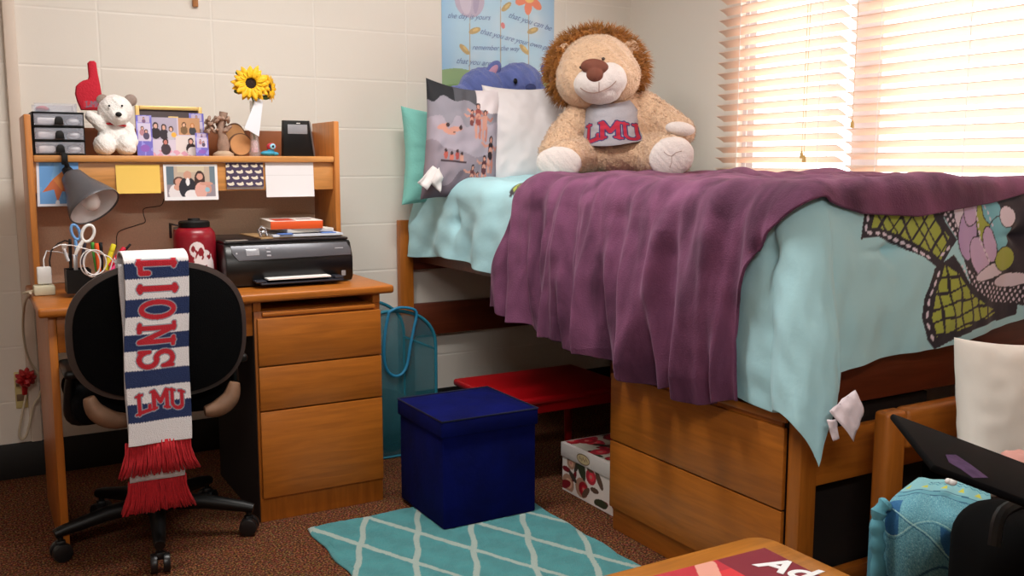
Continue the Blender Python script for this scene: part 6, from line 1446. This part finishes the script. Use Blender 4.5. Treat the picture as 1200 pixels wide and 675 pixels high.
# shirt: shell a little proud of the body
def shirt():
    def ptsrow(L): return [LP(*p) for p in L]
    rows = [
        [(690, 116, .00), (692, 118, .10), (700, 121, .145), (712, 122, .160), (726, 120, .150), (738, 117, .11), (742, 113, .0)],
        [(682, 126, .00), (687, 130, .10), (697, 133, .165), (713, 134, .185), (730, 132, .170), (745, 128, .11), (753, 122, .0)],
        [(678, 140, .00), (686, 143, .11), (697, 146, .178), (714, 147, .200), (732, 146, .182), (748, 142, .12), (757, 136, .0)],
        [(676, 153, .00), (685, 156, .11), (697, 158, .182), (714, 159, .205), (733, 158, .188), (750, 155, .13), (760, 148, .02)],
        [(676, 166, .00), (683, 169, .11), (697, 171, .180), (715, 171, .205), (735, 168, .192), (754, 164, .14), (764, 157, .02)]]
    R_ = [np.array([list(LP(*p)) for p in r]) for r in rows]; G = np.array(R_)   # (5,7,3)
    def up1(G, m):
        n = G.shape[0]; out = []
        for i in range(n-1):
            p0, p1, p2, p3 = G[max(i-1, 0)], G[i], G[i+1], G[min(i+2, n-1)]
            for q in range(m):
                s_ = q/m; out.append(0.5*((2*p1)+(p2-p0)*s_+(2*p0-5*p1+4*p2-p3)*s_*s_+(p3-p0+3*p1-3*p2)*s_**3))
        out.append(G[-1]); return np.array(out)
    G = up1(G, 30); G = np.swapaxes(up1(np.swapaxes(G, 0, 1), 24), 0, 1)      # (121,145,3)
    nv_, nu_ = G.shape[:2]; V, U = np.meshgrid(np.linspace(1, 0, nv_), np.linspace(0, 1, nu_), indexing='ij')
    nf = np.array(lf); G = G+nf*(0.0035*wsum(U, V, 44, 1.6, 3))[..., None]
    C = np.zeros(G.shape); C[:] = lin((158, 155, 162)); sp = RNG.random(U.shape); C *= (0.94+.12*sp)[..., None]
    paint_lmu(C, U, V, .51, .34, .66, .46, (172, 34, 58), (52, 50, 100), .09, 1.15)
    setc(C, V < .025, (160, 156, 164))
    return link('shirt', slab_mesh(G, C, 0.006), painted('shirt_jersey', 0.9, bump=.15, bscale=260), lion, ang=180)
shirt()
for (x0, y0, x1, y1) in ((690, 128, 678, 142), (752, 124, 762, 134)):
    pass

# ================================================================ ARMCHAIR, CUSHIONS, LAPTOP at the right edge
t = thing('armchair', 'maple framed wooden armchair at the right edge beside the bed foot', 'armchair', (2.25, 1.2, 0))
ay = 1.45
xa = pY(1033, 545, ay).x; xb = xa+0.125; zt = pY(1043, 485, ay).z
b = MB(); b.box((1.868, ay, 0), (1.868+0.072, ay+0.045, zt), bev=0.012, seg=3); build('leg', b, M['wood_z'], t)
b = MB(); b.box((1.942, ay, zt-0.10), (2.62, ay+0.045, zt), bev=0.012, seg=3); build('arm_rail', b, M['wood_x'], t)
b = MB(); b.box((1.942, ay+0.006, 0.27), (2.62, ay+0.038, 0.35), bev=0.004); build('seat_rail', b, M['wood_x'], t)
b = MB(); b.box((1.90, 0.80, 0.25), (2.62, ay-0.001, 0.31), bev=0.01); build('seat_board', b, M['matte_black'], t)
b = MB(); b.box((2.622, 0.80, 0), (2.67, ay+0.045, 0.72), bev=0.008); build('back_panel', b, M['wood_z'], t)
b = MB(); b.box((1.868, 0.755, 0), (1.94, 0.799, zt), bev=0.012, seg=3); build('leg', b, M['wood_z'], t)
b = MB(); b.box((1.942, 0.755, zt-0.10), (2.62, 0.799, zt), bev=0.012, seg=3); build('arm_rail', b, M['wood_x'], t)
b = MB(); b.box((2.0, 0.82, 0.311), (2.61, 1.43, 0.352), bev=0.03, seg=3); build('seat_cushion', b, mat('seat_black', (20, 19, 22), .9), t)
pillow('white_pillow', 'large white pillow on the armchair at the right edge of the photo', 'pillow', pY(1206, 490, 1.25), 0.40, 0.37, 0.15, (.98, -0.25, -0.06), (0.06, 0.2, 1), mat('white_cotton2', (228, 222, 214), 0.9, bump=0.06, bscale=30), seed=22, wr=.005, pinch=.09)
# blue patterned quilted bag
BD = 1.86
t = thing('patterned_cushion', 'blue patterned fabric bag with yellow triangles in front of the armchair', 'bag', pD(1085, 675, BD))
def bag():
    rows = [[(1076, 561, .10), (1092, 559, .08), (1118, 561, .06), (1140, 567, .04), (1160, 576, .02)],
            [(1046, 586, .02), (1070, 578, .0), (1100, 582, -.01), (1130, 592, -.02), (1162, 600, -.03)],
            [(1038, 601, .0), (1062, 600, -.04), (1095, 603, -.05), (1128, 610, -.06), (1162, 620, -.06)],
            [(1037, 630, .0), (1060, 632, -.05), (1095, 634, -.07), (1128, 640, -.07), (1162, 648, -.07)],
            [(1036, 675, .0), (1060, 678, -.05), (1095, 680, -.07), (1128, 684, -.07), (1162, 688, -.07)],
            [(1036, 740, .0), (1060, 742, -.04), (1095, 744, -.05), (1128, 748, -.05), (1162, 752, -.05)]]
    G = np.array([[list(pD(x, y, BD+dd)) for x, y, dd in r] for r in rows]); PX_ = np.array([[(x, y) for x, y, dd in r] for r in rows], float)
    def up1(G, m):
        n = G.shape[0]; out = []
        for i in range(n-1):
            p0, p1, p2, p3 = G[max(i-1, 0)], G[i], G[i+1], G[min(i+2, n-1)]
            for q in range(m):
                s_ = q/m; out.append(0.5*((2*p1)+(p2-p0)*s_+(2*p0-5*p1+4*p2-p3)*s_*s_+(p3-p0+3*p1-3*p2)*s_**3))
        out.append(G[-1]); return np.array(out)
    G = up1(G, 40); G = np.swapaxes(up1(np.swapaxes(G, 0, 1), 40), 0, 1)
    V, U = np.meshgrid(np.linspace(0, 5, G.shape[0]), np.linspace(0, 4, G.shape[1]), indexing='ij')
    G = G+np.array([0, 0, 1.])*(0.003*wsum(U/3, V/3, 5, .9, 3))[..., None]
    C = np.zeros(G.shape); C[:] = lin((98, 160, 176)); hatch = np.sin(U*55+np.sin(V*9)*1.5) > .25; C[hatch & (V > .9)] = lin((76, 136, 158)); C[hatch & (V > .9) & (RNG.random(U.shape) > .6)] = lin((128, 184, 196))
    setc(C, V < .75, (128, 184, 192)); DK = (38, 92, 122)
    for v0 in (.72, .92): setc(C, np.abs(V-v0-.02*np.sin(U*2)) < .018, DK)
    setc(C, (np.abs(V-.22-.07*np.abs((U*3.2) % 1-.5)*2) < .02) & (U > 1.1), DK); setc(C, (np.abs(V-.32-.07*np.abs((U*3.2) % 1-.5)*2) < .02) & (U > 1.1), (70, 140, 160))
    for u0 in (.3, 1.15, 1.95, 2.7, 3.4): setc(C, inpoly(U, V, [(u0-.15, .60), (u0+.15, .60), (u0+.02, .42)]), (196, 196, 70))
    w1 = 2.6+.28*np.sin(U*2.1+.6); setc(C, (V > 1.3) & (V < w1) & (U < .75) , (36, 98, 146)); setc(C, (V > w1+.12) & (V < 3.7-.1*U) & (U > 2.2-.0*V) & (U-2.2 > (V-3.0)*.6), (36, 98, 146))
    for k in (0, .10): setc(C, np.abs(V-w1-k) < .02, (60, 120, 140) if k else (160, 206, 206))
    setc(C, np.abs(V-1.6-U*.72) < .025, (160, 206, 206)); setc(C, np.abs(V-1.68-U*.72) < .02, DK); setc(C, np.abs(V-3.9-.2*np.sin(U*2)) < .03, DK)
    return link('front_panel', slab_mesh(G, C, 0.05), painted('bag_print', .85, bump=.2, bscale=200), t, ang=180)
bag()
b = MB(); P = smooth_path([pD(x, y, BD-.01) for x, y in ((1041, 588), (1030, 600), (1028, 625), (1029, 660), (1029, 720))], 5); b.tube(P, [0.010+0.006*math.sin(k*.9)**2 for k in range(len(P))], n=10); build('side_gusset', b, mat('bag_trim', (84, 150, 168), .85, var=.15, scale=30), t)
b = MB(); q_ = pD(1085, 640, BD+.10); b.box((q_.x-.11, q_.y-.07, 0.001), (q_.x+.13, q_.y+.07, q_.z+.08), bev=.03); build('bag_body', b, mat('bag_back', (70, 130, 150), .9), t)
# white button/earbud on it
t = thing('earbud', 'tiny white round object on top of the blue patterned bag', 'earbud', pD(1116, 565, 1.80)); b = MB(); b.ell(pD(1116, 565, 1.80), (.010, .008, .007)); b.ell(pD(1111, 564, 1.80), (.006, .006, .006)); build('bud', b, M['white'], t)
# laptop
TL, TR_, BL = pD(1043, 487, 1.45), pD(1200, 546, 1.43), pD(1136, 560, 1.24)
e1 = (TR_-TL).normalized(); e2 = (BL-TL); e2 = (e2-e1*e1.dot(e2)).normalized(); e3 = e1.cross(e2)
Wd, Hd = 0.345, 0.235
t = thing('laptop', 'open black laptop seen from behind its tilted lid at the right edge', 'laptop', TL+e1*Wd/2+e2*Hd)
fr = Matrix((e1, e2, e3)).transposed(); 
gls = mat('laptop_black', (4, 4, 5), 0.8, spec=0.06)
lidc = TL+e1*Wd/2+e2*Hd/2
b = MB(); b.obox(lidc, (Wd, Hd, 0.010), fr, bev=0.004, seg=3); ll = build('lid', b, gls, t)
nf = e3 if e3.dot(Vector((0, 0, CH))-lidc) > 0 else -e3
b = MB(); c_ = lidc-e1*0.015+e2*(-0.01)+nf*0.0056
q = [pD(x, y, 1.40) for x, y in ((1108, 533), (1120, 533), (1138, 545), (1158, 560), (1140, 560), (1126, 550), (1112, 542))]
pl2 = []
for v in q:
    r_ = (v-Vector((0, 0, CH))).normalized(); den = r_.dot(nf); s_ = (lidc+nf*.0054-Vector((0, 0, CH))).dot(nf)/den; w_ = Vector((0, 0, CH))+r_*s_-lidc; pl2.append((w_.dot(e1), w_.dot(e2)))
b.prism(pl2, lidc+nf*0.0056, e1, e2, 0.0004); build('lid_reflection_patch', b, mat('lilac_reflection_paint', (84, 64, 94), .9, spec=0.03, var=.25, scale=50), ll)  # lilac reflection on the lid, painted as a flat patch
base_dir = -(Vector((0, 0, CH-.15))-BL); base_dir = (base_dir-e1*e1.dot(base_dir)).normalized(); bn = e1.cross(base_dir)
bc_ = TL+e1*Wd/2+e2*Hd+base_dir*0.115
b = MB(); b.obox(bc_+e1*0.05, (Wd-0.09, 0.2, 0.014), Matrix((e1, base_dir, bn)).transposed(), bev=0.004, seg=3); build('base', b, gls, t)
# black backpack below the laptop
bp = pD(1215, 690, 1.42); t = thing('backpack', 'black rounded backpack under the laptop in the lower right corner', 'backpack', bp)
b = MB(); rr3 = _rt; 
fr = Matrix((_rt, Vector((-_rt.y, _rt.x, 0)), Vector((0, 0, 1)))).transposed()
b.obox(pD(1222, 692, 1.62), (0.268, 0.24, 0.285), fr, bev=0.075, seg=6); build('pack_body', b, M['matte_black'], t)
b = MB(); b.tube(smooth_path([pD(1165, 640, 1.49), pD(1175, 600, 1.50), pD(1215, 585, 1.54)], 5), 0.010); build('strap', b, M['black'], t)
# pink cloth
t = thing('pink_cloth', 'small bit of pink cloth on the white pillow behind the laptop lid', 'cloth', pD(1190, 542, 1.55)); b = MB(); b.ell(pD(1192, 541, 1.60), (.035, .03, .018)); b.ell(pD(1208, 545, 1.60), (.035, .03, .024)); b.ell(pD(1180, 545, 1.58), (.02, .02, .012)); blob('cloth', b, mat('pink_fabric', (206, 150, 140), .8), t, voxel=.004, smooth=4, disp=(.002, 18))

# ================================================================ CAMERA AND LIGHT
cam_d = bpy.data.cameras.new('camera'); cam = bpy.data.objects.new('camera', cam_d); COL.objects.link(cam)
cam.location = (0, 0, CH); cam.rotation_euler = (PI/2-PIT, 0, -YAW); cam_d.sensor_width = 36; cam_d.lens = F/1200*36; cam_d.clip_start = 0.02
SC.camera = cam
w = bpy.data.worlds.new('sky'); SC.world = w; w.use_nodes = True; bg = w.node_tree.nodes['Background']; bg.inputs[0].default_value = (1.0, 0.98, 0.95, 1); bg.inputs[1].default_value = WORLD_E
def area(name, loc, rot, sx, sy, e, col):
    l = bpy.data.lights.new(name, 'AREA'); l.shape = 'RECTANGLE'; l.size, l.size_y = sx, sy; l.energy = e; l.color = col; o = bpy.data.objects.new(name, l); COL.objects.link(o); o.location = loc; o.rotation_euler = rot; return o
area('window_daylight', (RIGHTX+0.45, 1.85, 1.65), (0, PI/2, 0), 1.7, 3.2, WIN_E, (1, 1, 1))
area('added_rear_fill', (-0.2, -0.7, CEIL-0.07), (0, 0, 0), 1.3, 0.25, REAR_FILL_E, (1, .985, .955))
area('added_ceiling_lamp', (1.0, 2.35, CEIL-0.07), (0, 0, 0), 1.3, 0.25, CEIL_FILL_E, (1, .985, .955))
SC.view_settings.view_transform = 'Standard'; SC.view_settings.look = 'None'; SC.view_settings.exposure = EXPO; SC.view_settings.gamma = 1; SC.view_settings.use_curve_mapping = False
